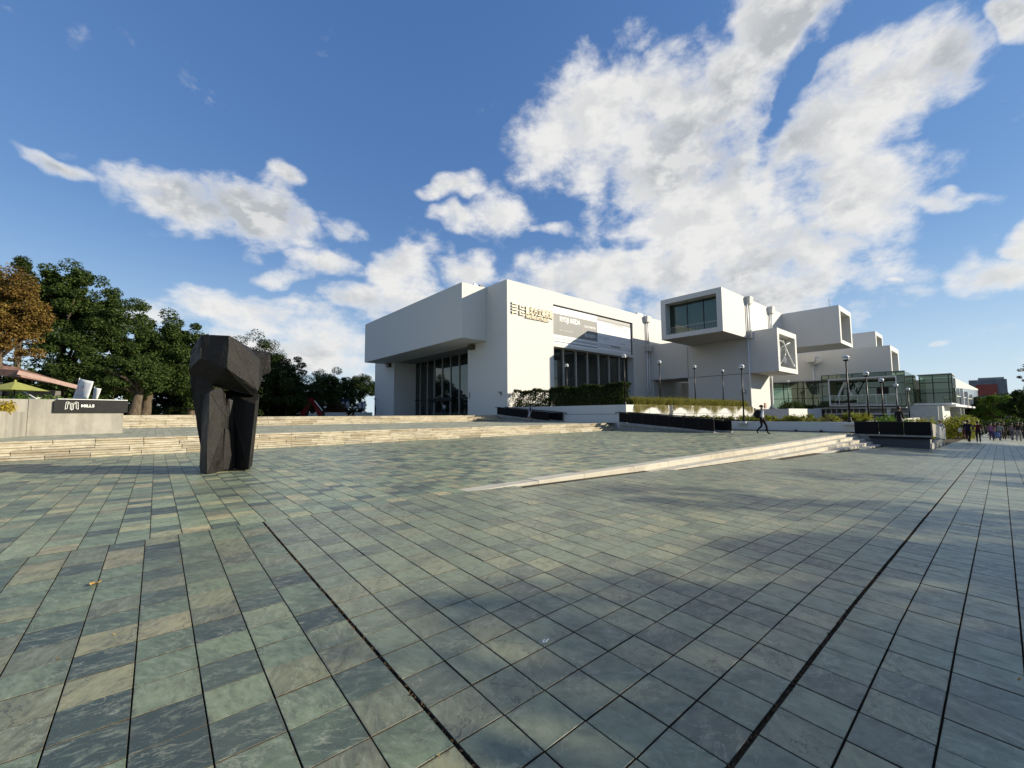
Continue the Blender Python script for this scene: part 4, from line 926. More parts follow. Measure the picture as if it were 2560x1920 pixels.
# ---------------------------------------------------------------- lamp posts
def f_globe(w, out):
    principled(w, out, w.ramp(w.noise(P(w), 7, 3, .5), [(.3, (.72, .72, .70)), (.7, (.85, .85, .83))]), .12, 0, .6)
GLOBE = mat('opal_globe', f_globe)
def lamp_parts():
    a = MB().lathe([(.17, 0), (.17, .05), (.11, .12), (.075, .30), (.065, .34)], 12); b = MB().tube([(0, 0, .3), (0, 0, 3.92)], [.058, .040], 10)
    c = MB().lathe([(.06, 3.88), (.15, 3.93), (.15, 3.97), (.10, 4.0)], 12)
    g = MB().lathe([(.02, 3.93), (.12, 3.96), (.178, 4.04), (.186, 4.11), (.165, 4.19), (.11, 4.25), (.03, 4.28)], 16)
    cp = MB().lathe([(.194, 4.10), (.186, 4.15), (.14, 4.22), (.07, 4.27), (.02, 4.29)], 16)
    return [('base', a.mesh('base', BLACKM)), ('pole', b.mesh('pole', BLACKM, True)), ('collar', c.mesh('collar', BLACKM)), ('globe', g.mesh('globe', GLOBE, True)), ('shade', cp.mesh('shade', GREYM, True))]
LPM = lamp_parts()
LAMPS = [(33.15, 6.15, .62, 'tallest black lamp post at the right end of the low planter wall'), (33.15, 12.35, .62, 'black globe lamp post on the low wall beside the walking man'),
         (29.2, 19.9, 1.9, 'globe lamp post at the planter corner by the hedge'), (35.2, 20.2, 1.9, 'globe lamp post in the grass left of the passage window'),
         (41.6, 20.0, 1.9, 'globe lamp post in front of the pale wall below the top box'), (48.2, 20.0, 1.9, 'short-looking globe lamp in the grass left of the downpipe'),
         (30.4, 27.3, 1.9, 'globe lamp post behind the hedge in front of the dark window'), (66.5, 18.9, 1.5, 'distant globe lamp in front of the low green glass wing'),
         (40.0, 6.3, .02, 'globe lamp post just right of the tallest one'), (46.4, 6.35, -.15, 'third globe lamp in the row before the glass balcony'),
         (53.5, 6.3, -.3, 'fourth globe lamp in the row before the glass balcony'), (60.5, 6.2, -.45, 'last globe lamp at the corner of the glass hall')]
for x, y_, z, lb in LAMPS:
    r_ = tag(empty('lamp_post', (x, y_, z)), lb, 'lamp post', 'globe lamp posts')
    for n_, me in LPM: link(n_, me, r_)
for x, y_ in ((33.0, 6.15), (33.0, 12.35)): wpart('lamp_bracket', MB().box(x-.35, x+.02, y_-.3, y_+.3, .50, .64), WHITE2, pf)
# ---------------------------------------------------------------- the dark sculpture on the plaza
VR = YAW-R(90)
def hull(pts, name, m, parent, bevel=.02, disp=.012, seed=0):
    bm = bmesh.new()
    for p in pts: bm.verts.new(p)
    r_ = bmesh.ops.convex_hull(bm, input=bm.verts)
    bmesh.ops.delete(bm, geom=[g for g in r_['geom_interior'] if isinstance(g, bmesh.types.BMVert)], context='VERTS')
    bmesh.ops.dissolve_limit(bm, angle_limit=R(4), verts=bm.verts, edges=bm.edges)
    bmesh.ops.bevel(bm, geom=list(bm.edges), offset=bevel, segments=2, affect='EDGES', profile=.6)
    bmesh.ops.triangulate(bm, faces=[f for f in bm.faces if len(f.verts) > 4])
    bmesh.ops.subdivide_edges(bm, edges=[e for e in bm.edges if e.calc_length() > .25], cuts=2, use_grid_fill=True)
    rr = random.Random(seed)
    for v in bm.verts: v.co += Vector((rr.uniform(-1, 1), rr.uniform(-1, 1), rr.uniform(-1, 1)))*disp*.35
    bmesh.ops.recalc_face_normals(bm, faces=bm.faces)
    me = bpy.data.meshes.new(name); bm.to_mesh(me); bm.free(); me.materials.append(m)
    return link(name, me, parent)
def f_bronze(w, out):
    p = P(w); n = w.noise(p, 5, 7, .68, .5); f = w.noise(w.vmath('MULTIPLY', p, (1, 1, 2.5)), 16, 6, .72); cr = w.noise(w.vmath('MULTIPLY', p, (1, 1, .35)), 3.1, 5, .6, 1.0)
    c = w.ramp(n, [(.3, (.004, .0036, .003)), (.55, (.0085, .0072, .006)), (.75, (.017, .0145, .011))])
    line = w.maprange(w.math('ABSOLUTE', w.math('SUBTRACT', cr, .5)), 0, .012, 1, 0)
    c = w.mix(w.math('MULTIPLY', line, .5), c, (.045, .04, .03))
    h = w.math('ADD', f, w.math('MULTIPLY', line, -1.2))
    principled(w, out, c, w.maprange(n, .3, .7, .48, .7), .15, .4, bump(w, h, .4, .02))
BRONZE = mat('dark_patinated_bronze', f_bronze)
sculpt = tag(empty('sculpture', (1.33, 11.62, 0), VR+R(34.2)), 'large dark faceted abstract sculpture standing on the slate plaza', 'sculpture')
def zp(x, y, d): return ((x-545)*.001646, d, (1603-y)*.00199)
S = [('head_block', [(490, 72, -.62), (465, 430, -.60), (182, 58, -.28), (168, 330, -.28), (132, 68, .10), (48, 262, .12), (44, 450, .15), (60, 520, .5), (878, 285, -.02), (850, 668, -.10), (920, 330, .28), (905, 520, .30), (850, 720, .22), (735, 100, .55), (180, 75, .75), (60, 300, .7), (800, 722, .0), (500, 655, .05), (312, 612, -.05), (345, 470, -.35), (880, 500, .75), (300, 600, .6)]),
     ('rear_block', [(750, 142, .35), (1008, 157, .42), (1030, 400, .45), (915, 452, .35), (826, 247, .22), (1003, 228, .28), (750, 150, .9), (1025, 200, .95), (1028, 400, .95), (880, 440, .9)]),
     ('left_leg', [(292, 700, -.30), (330, 655, -.22), (375, 640, -.15), (432, 650, -.05), (462, 690, .05), (500, 1010, .0), (470, 1140, .05), (430, 1330, -.02), (478, 1590, .0), (300, 1612, -.34), (212, 720, .10), (205, 1540, .12), (235, 1606, -.05), (300, 700, .5), (470, 700, .5), (240, 1570, .5), (480, 1560, .5)]),
     ('right_leg', [(505, 680, .32), (826, 832, -.22), (772, 1592, -.24), (598, 1592, .30), (888, 700, .22), (868, 970, .24), (826, 1562, .22), (560, 690, .7), (880, 700, .75), (820, 1560, .72), (610, 1580, .7)]),
     ('shoulder_block', [(48, 450, .15), (60, 565, .18), (112, 690, .2), (160, 960, .22), (185, 1110, .25), (205, 1300, .28), (300, 640, -.05), (290, 800, .0), (320, 560, -.1), (60, 460, .7), (170, 1000, .65), (320, 700, .65), (240, 1300, .6)]),
     ('core_block', [(230, 700, .42), (860, 600, .42), (850, 1000, .44), (590, 1590, .20), (470, 1590, .16), (500, 760, .16), (560, 780, .2), (250, 1500, .5), (830, 1500, .46), (250, 700, .85), (860, 620, .85), (800, 1580, .8), (280, 1580, .8)]),
     ('broken_flake', [(470, 1100, -.08), (525, 1130, -.03), (545, 1230, .02), (500, 1310, .0), (465, 1250, -.05), (480, 1100, .25), (540, 1200, .25), (500, 1310, .25), (600, 1590, .12), (480, 1590, .02), (590, 1590, .3)])]
for i, (n_, pts) in enumerate(S): hull([zp(*p) for p in pts], n_, BRONZE, sculpt, .016, .03, i)
# ---------------------------------------------------------------- red folded-steel sculpture on the terrace
RED = plain('red_steel', (.20, .008, .012), .4, 0, .5, .1, 1.0)
rs = tag(empty('red_sculpture', (15.3, 58.0, Z2), VR), 'red folded steel plate sculpture shaped like an upside-down V', 'sculpture')
def plate(p0, p1, wx, d0, d1, parent, name, m):
    (x0, z0), (x1, z1) = p0, p1
    MB().hexa([(x0-wx, d0, z0), (x0+wx, d0, z0), (x0+wx, d1, z0), (x0-wx, d1, z0), (x1-wx, d0, z1), (x1+wx, d0, z1), (x1+wx, d1, z1), (x1-wx, d1, z1)]).build(name, m, parent)
plate((-1.15, .0), (-.02, 2.35), .30, -.12, -.02, rs, 'left_plate', RED); plate((1.12, .0), (.12, 2.1), .28, .02, .12, rs, 'right_plate', RED)
MB().bar((.35, .0, 2.0), (1.42, .0, .72), .10).build('right_edge', WHITEM, rs); MB().bar((1.42, 0, .72), (1.14, 0, .02), .08).build('foot_edge', RED, rs); MB().bar((-1.47, -.06, .62), (-1.15, -.06, .02), .10).build('foot_edge', RED, rs)
tag(MB().box(17.2, 17.7, 60.5, 61.0, Z2, Z2+.75).build('litter_bin', BLACKM, bevel=.03), 'small dark litter bin beside the red sculpture', 'bin')

# ---------------------------------------------------------------- café wall, sign and pavilion on the left
A_, B_ = Vector((-3.74, 24.16)), Vector((-1.09, 25.07)); WA = math.atan2(B_.y-A_.y, B_.x-A_.x); WL = (B_-A_).length
cw = tag(empty('concrete_wall', (A_.x, A_.y, .5), WA), 'stained concrete wall behind the steps carrying a black sign', 'wall')
MB().box(0, WL, 0, .32, 0, 1.47).build('wall_block', CONC, cw, bevel=.015)
MB().box(-2.9, -.003, .02, .34, 0, 1.46).build('wall_block', CONC, cw, bevel=.015)
lw = tag(empty('concrete_wall', (-4.15, 22.3, .5), math.atan2(1.86, .41)), 'lower stained concrete planter wall at the left edge below a yellow shrub', 'wall')
MB().box(-3.5, 1.9, 0, .3, 0, .98).build('wall_block', CONC, lw, bevel=.015); MB().box(-3.5, 1.9, .3, .9, 0, .88).build('soil', SOIL, lw)
bd = tag(empty('cafe_sign', (A_.x, A_.y, .5), WA), 'long black sign board lettered in white on the concrete wall', 'sign')
L0, L1 = .234*WL, WL+.10
o_ = MB(); o_.v = [(L0, -.09, .95), (L1, -.09, .95), (L1, -.09, 1.47), (L0+.09, -.09, 1.47), (L0, -.09, 1.40), (L0, -.004, .95), (L1, -.004, .95), (L1, -.004, 1.47), (L0+.09, -.004, 1.47), (L0, -.004, 1.40)]
o_.f = [(0, 1, 2, 3, 4), (9, 8, 7, 6, 5)]+[(k, k+5, (k+1) % 5+5, (k+1) % 5) for k in range(5)]; o_.build('board', plain('black_board', (.008, .008, .009), .55, 0, .2, .15), bd)
MB().box(L0+.1, L1-.02, -.10, .30, 1.475, 1.50).build('coping', WHITEM, bd)  # white strip added to stand in for the board's sunlit top edge
SG = plain('sign_white', (.80, .82, .74), .5, 0, .4, .03)
lx, lz = .345*WL, 1.05; lgm = MB()
def st(x0, z0, x1, z1, w_=.016): lgm.bar((lx+x0, -.097, lz+z0), (lx+x1, -.097, lz+z1), w_, .012)
for s_ in (1, -1):
    X = lambda x: .19+s_*(x-.19)
    st(X(.0), .03, X(.02), .31); st(X(.02), .31, X(.07), .33); st(X(.0), .03, X(.06), .06); st(X(.06), .06, X(.075), .28); st(X(.07), .33, X(.19), .25); st(X(.075), .28, X(.15), .22); st(X(.15), .22, X(.145), .04); st(X(.145), .04, X(.19), .0); st(X(.05), .33, X(.17), .27)
st(.19, .25, .19, .02); lgm.build('logo', SG, bd)
t_ = text('lettering', 'MILLS', .155, SG, (.50*WL+.02, -.094, 1.17), (R(90), 0, 0), None, .003, sx=1.05, bold=.004); t_.parent = bd
def flag(x, y_, z, pts, label, prt):
    r_ = tag(empty('white_flag', (x, y_, z), VR), label, 'flag'); b = MB(); n = 7
    (ax, az), (bx, bz), (cx, cz), (dx, dz) = pts          # bottom-left, bottom-right, top-right, top-left
    for j in range(n+1):
        for i in range(n+1):
            s_, t = i/n, j/n; x0 = (ax*(1-s_)+bx*s_)*(1-t)+(dx*(1-s_)+cx*s_)*t; z0 = (az*(1-s_)+bz*s_)*(1-t)+(dz*(1-s_)+cz*s_)*t
            b.v.append((x0, .03*math.sin(s_*6+t*2), z0))
    for j in range(n):
        for i in range(n): q = j*(n+1)+i; b.f.append((q, q+1, q+n+2, q+n+1))
    b.build('cloth', plain('flag_cloth', (.62, .64, .64), .8, 0, .2, .06), r_, True).modifiers.new('thick', 'SOLIDIFY').thickness = .006
    MB().tube([(ax-.12, .02, -1.2), (dx, .02, dz+.03)], .012, 6).build('pole', WHITEM, r_, True)
    if prt:
        g = MB(); gx, gz = .16, .30
        for s_ in (1, -1):
            X = lambda x: gx+.19+s_*(x-.19)
            for q in ((X(.0), .03, X(.04), .30), (X(.04), .30, X(.19), .25), (X(.0), .03, X(.06), .05), (X(.06), .05, X(.08), .25), (X(.08), .25, X(.15), .22), (X(.15), .22, X(.15), .04), (X(.15), .04, X(.19), .0)): g.bar((q[0]*.95+q[1]*.25, -.045, gz+q[1]), (q[2]*.95+q[3]*.25, -.045, gz+q[3]), .012, .006)
        g.build('logo', plain('flag_print', (.25, .22, .26), .8), r_)
        t_ = text('lettering', 'MILLS', .11, MATS['flag_print'], (.16, -.045, .16), (R(90), 0, 0), None, .001, sx=1.3); t_.parent = r_
# white flags behind the sign
flag(-2.85, 26.6, 2.05, [(0, 0), (.70, 0), (.86, .78), (.24, .92)], 'white flag with a grey logo above the black sign', True)
flag(-2.25, 26.85, 2.05, [(0, 0), (.24, 0), (.36, .50), (.06, .56)], 'smaller folded white flag right of the printed one', False)
cafe = tag(empty('cafe_pavilion', (-6.5, 36.5, 1.1), VR), 'white café pavilion under a pinkish tilted roof at the left edge', 'pavilion')
WP = plain('cafe_white', (.66, .66, .62), .7, 0, .3, .05); PK = plain('pinkish_roof', (.24, .14, .11), .7, 0, .3, .25, 2)
MB().box(-2.2, .55, 0, 2.5, 0, 1.1).build('counter', WP, cafe); MB().box(-2.4, -.75, -.6, .4, 0, 2.2).build('cabinet', WP, cafe); MB().box(.55, 1.05, .2, 2.5, -.2, 1.02).build('side_panel', WP, cafe)
MB().hexa([(-3.5, -1.2, 2.75), (1.95, -1.0, 2.35), (3.25, 1.4, 1.72), (-3.5, 2.5, 3.3), (-3.5, -1.2, 3.15), (1.75, -1.0, 2.72), (3.3, 1.4, 1.80), (-3.5, 2.5, 3.6)]).build('roof', PK, cafe)
MB().bar((1.80, -1.06, 2.6), (3.3, 1.3, 1.78), .12, .22).build('roof_edge', plain('pink_edge', (.34, .22, .18), .6), cafe)
MB().hexa([(-3, .6, 1.45), (.9, .6, 1.2), (.9, 2, 1.2), (-3, 2, 1.45), (-3, .6, 2.1), (.9, .6, 1.75), (.9, 2, 1.75), (-3, 2, 2.1)]).build('awning', plain('grey_awning', (.13, .12, .10), .8), cafe)
MB().tube([(.1, .2, 2.0), (2.3, .2, .75)], .03, 6).build('awning_arm', WHITEM, cafe, True); MB().box(1.05, 1.5, .2, .5, .85, 1.3).build('light_box', WP, cafe)
um = tag(empty('parasol', (-5.5, 32.3, 1.1), VR), 'yellow-green square parasol beside the café', 'parasol')
b = MB(); b.v = [(-.85, -.85, 1.52), (.85, -.85, 1.52), (.85, .85, 1.52), (-.85, .85, 1.52), (0, 0, 1.98), (0, 0, 1.82)]; b.f = [(0, 1, 4), (1, 2, 4), (2, 3, 4), (3, 0, 4), (1, 0, 5), (2, 1, 5), (3, 2, 5), (0, 3, 5)]
b.build('canopy', plain('lime_fabric', (.27, .28, .08), .8, 0, .2, .08), um); MB().tube([(0, 0, 0), (0, 0, 1.9)], .025, 8).build('pole', BLACKM, um, True); MB().lathe([(.3, 0), (.3, .06), (.04, .1)], 12).build('base', BLACKM, um); MB().lathe([(.04, 1.95), (.05, 2.02), (.01, 2.07)], 8).build('finial', MATS['lime_fabric'], um)
bush('yellow_shrub', 'bright yellow shrub on the low wall at the left edge', (-5.1, -4.1, 22.6, 24.3, 1.3, 1.92), 3000, .09, leaf_mat('yellow_flowers', [(.22, .16, .02), (.35, .25, .03), (.46, .33, .04), (.5, .4, .08)], .3), 51)
bush('low_shrub', 'bright green clipped shrub left of the white flags', (-6.2, -2.4, 33.5, 35.2, 1.1, 2.35), 7000, .16, LBR, 52)

# tree bed kerb and far terrace furniture
bed = tag(empty('planter_kerb', (-6, 36, Z2)), 'pale stone kerb in front of the big trees', 'kerb')
for k in range(8): wpart('kerb_stone', MB().box(-6+1.32*k, -6+1.32*k+1.3, 35.4, 35.75, Z2-.1, Z2+.16), STONE, bed, bevel=.012)
lw2 = tag(empty('low_white_wall', (10, 71, Z2)), 'low white wall in front of the trees left of the museum', 'wall')
wpart('wall_block', MB().box(12.5, 24.0, 70.6, 71.0, Z2-.2, Z2+.56), WHITE2, lw2); wpart('wall_block', MB().box(25.6, 28.6, 70.9, 71.3, Z2-.2, Z2+.56), WHITE2, lw2)
for i, (x, y_) in enumerate(((20.9, 71.5), (25.9, 71.6))):
    r_ = tag(empty('bollard_lamp', (x, y_, Z2)), ('small white globe lamp left of the arched banners', 'small white globe lamp between the arched banners')[i], 'lamp', 'globe lamps on the low wall')
    MB().tube([(0, 0, 0), (0, 0, 1.25)], .05, 8).build('post', BLACKM, r_, True); MB().lathe([(.03, 1.22), (.2, 1.3), (.24, 1.42), (.18, 1.54), (.03, 1.6)], 12).build('globe', GLOBE, r_, True)
NAVY = plain('navy_fabric', (.03, .04, .09), .8); PALE = plain('pale_panel', (.50, .54, .60), .6)
for i, (x, y_, s_, lb) in enumerate(((24.8, 73.5, 1.0, 'arched navy and white banner stand behind the standing group'), (28.5, 75.5, .85, 'arched navy and white banner stand beside the museum corner'), (17.9, 72.0, .8, 'half-hidden navy and white banner stand behind the red sculpture'))):
    r_ = tag(empty('banner_stand', (x, y_, Z2), VR), lb, 'banner stand', 'arched banner stands')
    for q in (-.42*s_, .42*s_):
        b = MB(); n = 8; hw = .27*s_
        pr = [(q-hw, 1.35), (q+hw, 1.35)]+[(q+hw*math.cos(math.pi*t/n), 2.05+.42*s_*math.sin(math.pi*t/n)) for t in range(n+1)]
        k = len(pr); b.v = [(p[0], -.03, p[1]) for p in pr]+[(p[0], .03, p[1]) for p in pr]
        b.f = [tuple(range(k)), tuple(reversed(range(k, 2*k)))]+[(j, j+k, (j+1) % k+k, (j+1) % k) for j in range(k)]; b.build('panel', PALE, r_)
    MB().box(-.10*s_, .10*s_, -.06, .06, 0, 2.6*s_).build('centre_post', NAVY, r_); MB().box(-.75*s_, .75*s_, .05, .10, 2.45*s_, 2.85*s_).build('top_bar', NAVY, r_)

# ---------------------------------------------------------------- trees
GP = 'banyan trees left of the museum'
tree('autumn_tree', 'rust and yellow autumn tree at the left edge', (-7.4, 39.2, 1.1), 10, [(0, 0, 6.5, 2.32, 2.32, 3.18, 0.6), (0.8, -0.7, 6, 1.52, 1.52, 2.44, 0.4)], LB, 30000, .15, 101, .2, clumps=110, clump_r=.24, bottom=-.9, hollow=.3)
tree('banyan_tree', 'tallest dark green banyan with a stepped crown', (-6.0, 49.9, 1.1), 14, [(0, 0, 9.7, 2.07, 2.07, 3.71, 0.2), (-0.7, 0.6, 7.1, 2.2, 2.2, 4.45, 0.2), (1.4, -1.2, 8.6, 2.07, 2.07, 3.92, 0.2), (2.9, -2.4, 6.1, 2.2, 2.2, 4.13, 0.2), (0.9, -2.1, 4.4, 2.93, 2.93, 3.39, 0.2)], LG, 80000, .20, 102, .4, group=GP, clumps=260, clump_r=.24, bottom=-.9, hollow=.25)
tree('banyan_tree', 'broad domed banyan behind the dark sculpture', (-.8, 50.6, 1.1), 11, [(0, 0, 6.7, 2.81, 2.81, 3.82, 0.36), (2.1, -1.1, 6.6, 2.44, 2.44, 3.6, 0.3), (1.2, -2.4, 4.5, 3.42, 3.42, 3.18, 0.34)], LG, 60000, .21, 103, .4, group=GP, clumps=200, clump_r=.24, bottom=-.85, hollow=.25)
tree('banyan_tree', 'thick-trunked banyan with low leaves over the sign', (-1.3, 42.6, 1.1), 8, [(0, 0, 3.3, 2.07, 2.07, 1.59, 0.6), (-1.6, 1.2, 3, 1.83, 1.83, 1.48, 0.4)], LG, 14000, .19, 104, .36, group=GP, clumps=70, clump_r=.24, bottom=-.75, hollow=.3)
tree('conifer_tree', 'dark tree tops rising behind the autumn tree', (-11.1, 64.8, 1.1), 17, [(0, 0, 13.4, 1.22, 1.22, 3.82, 0.4), (-1.3, 1, 12.8, 1.1, 1.1, 3.39, 0.3), (1.9, -1.4, 12.6, 1.1, 1.1, 3.18, 0.3)], LGD, 15000, .26, 105, .3, clumps=70, clump_r=.3, bottom=-.95, hollow=.2)
tree('conifer_tree', 'narrow dark evergreen right behind the sculpture head', (4.3, 56.8, 1.1), 11, [(0, 0, 5, 2.44, 2.44, 4.13, 1)], LGD, 15000, .22, 106, .3, group='evergreens behind the sculpture', clumps=80, clump_r=.24, bottom=-.95, hollow=.25, up_bias=1.0)
tree('conifer_tree', 'wide dark evergreen sloping down towards the museum', (7.2, 59.6, 1.1), 11, [(0, 0, 5, 2.81, 2.81, 4.56, 0.25), (2, -1.7, 5.4, 3.42, 3.42, 4.88, 0.3), (4.6, -2.6, 4.3, 3.66, 3.66, 3.92, 0.25), (2.7, -3.6, 2.8, 4.88, 3.66, 2.65, 0.2)], LGD, 62000, .22, 107, .35, group='evergreens behind the sculpture', clumps=230, clump_r=.22, bottom=-.95, hollow=.3, up_bias=1.0)
tree('conifer_tree', 'lower green tree above the reddish shrub', (20.9, 73.0, 1.1), 8, [(0, 0, 4.6, 4.27, 3.66, 3.39, 0.6), (-3.2, -0.1, 3.2, 3.17, 2.93, 2.54, 0.4)], LG, 30000, .24, 108, .25, group='evergreens behind the sculpture', clumps=100, clump_r=.24, bottom=-.95, hollow=.3, up_bias=.8)
tree('banyan_tree', 'small dark tree touching the left corner of the museum', (34.0, 91.0, 1.1), 9, [(0, 0, 5.9, 4.39, 4.03, 2.86, 1)], LGD, 18000, .30, 109, .3, clumps=70, clump_r=.24, bottom=-.6, hollow=.3)
tree('conifer_tree', 'dark evergreen above the red sculpture', (13.4, 62.2, 1.1), 9, [(0, 0, 3.8, 3.2, 3.0, 3.6, .7), (2.6, .4, 2.6, 2.6, 2.6, 2.4, .3)], LGD, 24000, .23, 112, .3, group='evergreens behind the sculpture', clumps=110, clump_r=.24, bottom=-.95, hollow=.25, up_bias=1.0)
tree('banyan_tree', 'rounded tree between the reddish shrub and the museum corner', (26.5, 82.0, 1.1), 9, [(0, 0, 4.3, 4.2, 3.6, 3.4, 1)], LGD, 18000, .28, 113, .3, clumps=80, clump_r=.22, bottom=-.95, hollow=.25)
tree('banyan_tree', 'smaller banyan filling the gap left of the sculpture', (2.6, 51.5, 1.1), 9, [(0, 0, 5.2, 2.4, 2.4, 3.6, .6), (.8, -1.5, 3.4, 2.2, 2.2, 2.6, .4)], LG, 34000, .21, 114, .3, group=GP, clumps=130, clump_r=.24, bottom=-.9, hollow=.25)
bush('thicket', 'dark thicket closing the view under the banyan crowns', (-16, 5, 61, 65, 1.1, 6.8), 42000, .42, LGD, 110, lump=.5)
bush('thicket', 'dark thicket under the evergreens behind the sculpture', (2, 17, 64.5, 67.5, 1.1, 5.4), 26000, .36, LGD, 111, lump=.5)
bush('reddish_shrub', 'round reddish shrub behind the low white wall', (19.6, 24.4, 72.0, 74.6, 1.3, 3.5), 6500, .2, LR, 61)
bush('low_shrub', 'pale green shrub left of the red sculpture', (12.6, 14.6, 63.2, 64.8, 1.3, 3.2), 3000, .22, LBR, 62)
bush('low_shrub', 'dark clipped hedge line behind the low white wall', (8, 30, 76.5, 79.5, 1.2, 4.6), 20000, .3, LGD, 63, lump=.35)
bush('low_shrub', 'dark undergrowth at the foot of the banyans', (-4, 9, 53, 56, 1.1, 2.2), 6000, .24, LGD, 64)
# right-hand trees at the end of the walk
tree('park_tree', 'yellow-green tree at the far end of the walk', (120, .6, -1.7), 9, [(0, 0, 3.4, 2.2, 3.2, 3.0, 1)], LBR, 11000, .34, 121, .3, clumps=50, clump_r=.26, bottom=-.9)
tree('park_tree', 'dark tree at the right edge behind the strollers', (106, -3.6, -1.7), 9, [(0, 0, 3.4, 3.0, 3.0, 3.3, 1)], LGD, 13000, .34, 122, .3, group='dark trees at the end of the walk', clumps=55, clump_r=.26, bottom=-.95)
tree('park_tree', 'dark tree left of the yellow-green tree', (134, 3.4, -1.7), 8, [(0, 0, 3.0, 3, 4.0, 2.8, 1)], LGD, 11000, .42, 123, .3, group='dark trees at the end of the walk', clumps=50, clump_r=.26, bottom=-.95)
tree('park_tree', 'broad dark tree mass between the hedge and the red building', (150, -3.5, -1.7), 10, [(0, 0, 3.6, 4, 8, 3.4, 1)], LGD, 15000, .5, 124, .3, group='dark trees at the end of the walk', clumps=70, clump_r=.24, bottom=-.95)
tree('bare_tree', 'sparse purplish tree rising at the right edge', (112, -3.9, -1.7), 17, [(0, 0, 8.3, 1.3, 1.5, 2.8, 1)], LP, 4500, .22, 125, .2, clumps=50, clump_r=.22, bottom=-.95)
# a row of tall trees along the walk to the right, out of frame: they shade the near plaza
SHT = [(11.0, -9.5, 7.5, 2.4, 'small shade tree nearest the camera beside the walk'), (15.5, -12.0, 9.5, 2.9, 'second small shade tree beside the walk'), (21.5, -15.0, 12.0, 3.6, 'tall shade tree with a round crown along the right-hand walk'),
       (28.5, -21.5, 14.0, 4.2, 'fourth shade tree along the right-hand walk'), (33.5, -17.5, 13.0, 3.8, 'fifth shade tree along the right-hand walk'), (41.5, -11.5, 11.6, 4.0, 'sixth shade tree along the right-hand walk'), (48.0, -11.2, 11.6, 4.0, 'seventh shade tree along the right-hand walk'), (55.0, -12.0, 12.4, 4.2, 'last shade tree along the right-hand walk')]
for i, (x, y_, h, r_, lb) in enumerate(SHT):
    tree('shade_tree', lb, (x, y_, zlow(x, y_)-.1), h, [(0, 0, h*.62, r_, r_, h*.36, .75), (1.2, .6, h*.42, r_*.8, r_*.8, h*.2, .25)], LG, 7500, .34, 140+i, .3, group='shade trees along the right-hand walk', clumps=60, clump_r=.27, bottom=-.9, hollow=.2)
# red and grey building far behind the trees
rb = tag(empty('distant_building', (400, 2, -2.6)), 'distant grey building with a red panelled upper storey', 'building')
MB().box(0, 30, -6, 10, 0, 24).build('wall', plain('grey_cladding', (.20, .205, .22), .8, 0, .3, .2, .3), rb); MB().box(-.6, 0, -2, 7, 14, 21).build('red_panel', plain('red_cladding', (.30, .075, .055), .8, 0, .3, .1, .4), rb); MB().box(4, 24, -5, 6, 24, 25.5).build('roof', GREYC, rb)
for k in range(3): MB().box(-.3, 0, -5+4.4*k, -2+4.4*k, 8, 11).build('window', GLASS_D, rb)
rb2 = tag(empty('distant_building', (420, -18, -2.6)), 'low distant grey building right of the red panelled one', 'building')
MB().box(0, 30, -30, 6, 0, 15).build('wall', MATS['grey_cladding'], rb2); MB().box(3, 12, -8, 4, 15, 18).build('roof_house', GREYC, rb2)
# ---------------------------------------------------------------- small things on the plaza
lf = tag(MB().build('fallen_leaf', plain('dry_leaf', (.42, .26, .08), .8, 0, .2, .3, 60)), 'dry yellow leaf lying on the slate tiles at lower left', 'leaf')
bm = bmesh.new(); ring_ = []
for k in range(14):
    t = 2*math.pi*k/14; ring_.append(bm.verts.new((math.cos(t)*.042*(1+.25*math.cos(3*t)), math.sin(t)*.022, .006+.012*math.cos(2*t)**2)))
c_ = bm.verts.new((0, 0, .004))
for k in range(14): bm.faces.new((ring_[k], ring_[(k+1) % 14], c_))
bm.to_mesh(lf.data); bm.free(); lf.location = (-.31, 4.66, zlow(-.31, 4.66)+.004); lf.rotation_euler = (0, .05, .6)
pp = tag(MB().tube([(0, 0, .008), (.02, .008, .014), (.03, -.006, .008), (.012, -.014, .012), (0, 0, .008)], .004, 6).tube([(.03, -.004, .008), (.055, .006, .006)], .0035, 6).build('paper_scrap', plain('white_paper', (.8, .8, .8), .7)), 'tiny white scrap on the dark tiles near the centre', 'litter')
pp.location = (1.84, 1.88, zlow(1.84, 1.88)+.002)

# crumbs of leaf and earth caught in the two wide joints
def debris(seed):
    rng = np.random.default_rng(seed); n = 900; k = n//3
    u = np.concatenate([rng.uniform(1.2, 9, n-k)**1.0, 1.03+rng.normal(0, .006, k)]); v = np.concatenate([.79+rng.normal(0, .007, n-k), rng.uniform(1.2, 5.7, k)])
    z = np.array([zlow(a, b) for a, b in zip(u, v)])-.006+rng.uniform(0, .008, n)
    V = leaves(np.stack([u, v, z], 1), .018, rng, .8, 1.6)
    tag(quads('joint_debris', V, 4, plain('leaf_crumbs', (.085, .055, .03), .9, 0, .1, .5, 60)), 'crumbs of earth and leaf in the wide paving joints', 'debris', kind='stuff')
    m = 26; uu = rng.uniform(-1, 9, m); vv = rng.uniform(.0, 5.5, m); zz = np.array([zlow(a, b) for a, b in zip(uu, vv)])+.006
    tag(quads('leaf_litter', leaves(np.stack([uu, vv, zz], 1), .03, rng, 3.0, 2.2), 4, MATS['dry_leaf']), 'a few scattered dry leaf bits on the slate', 'litter', kind='stuff')
debris(9)
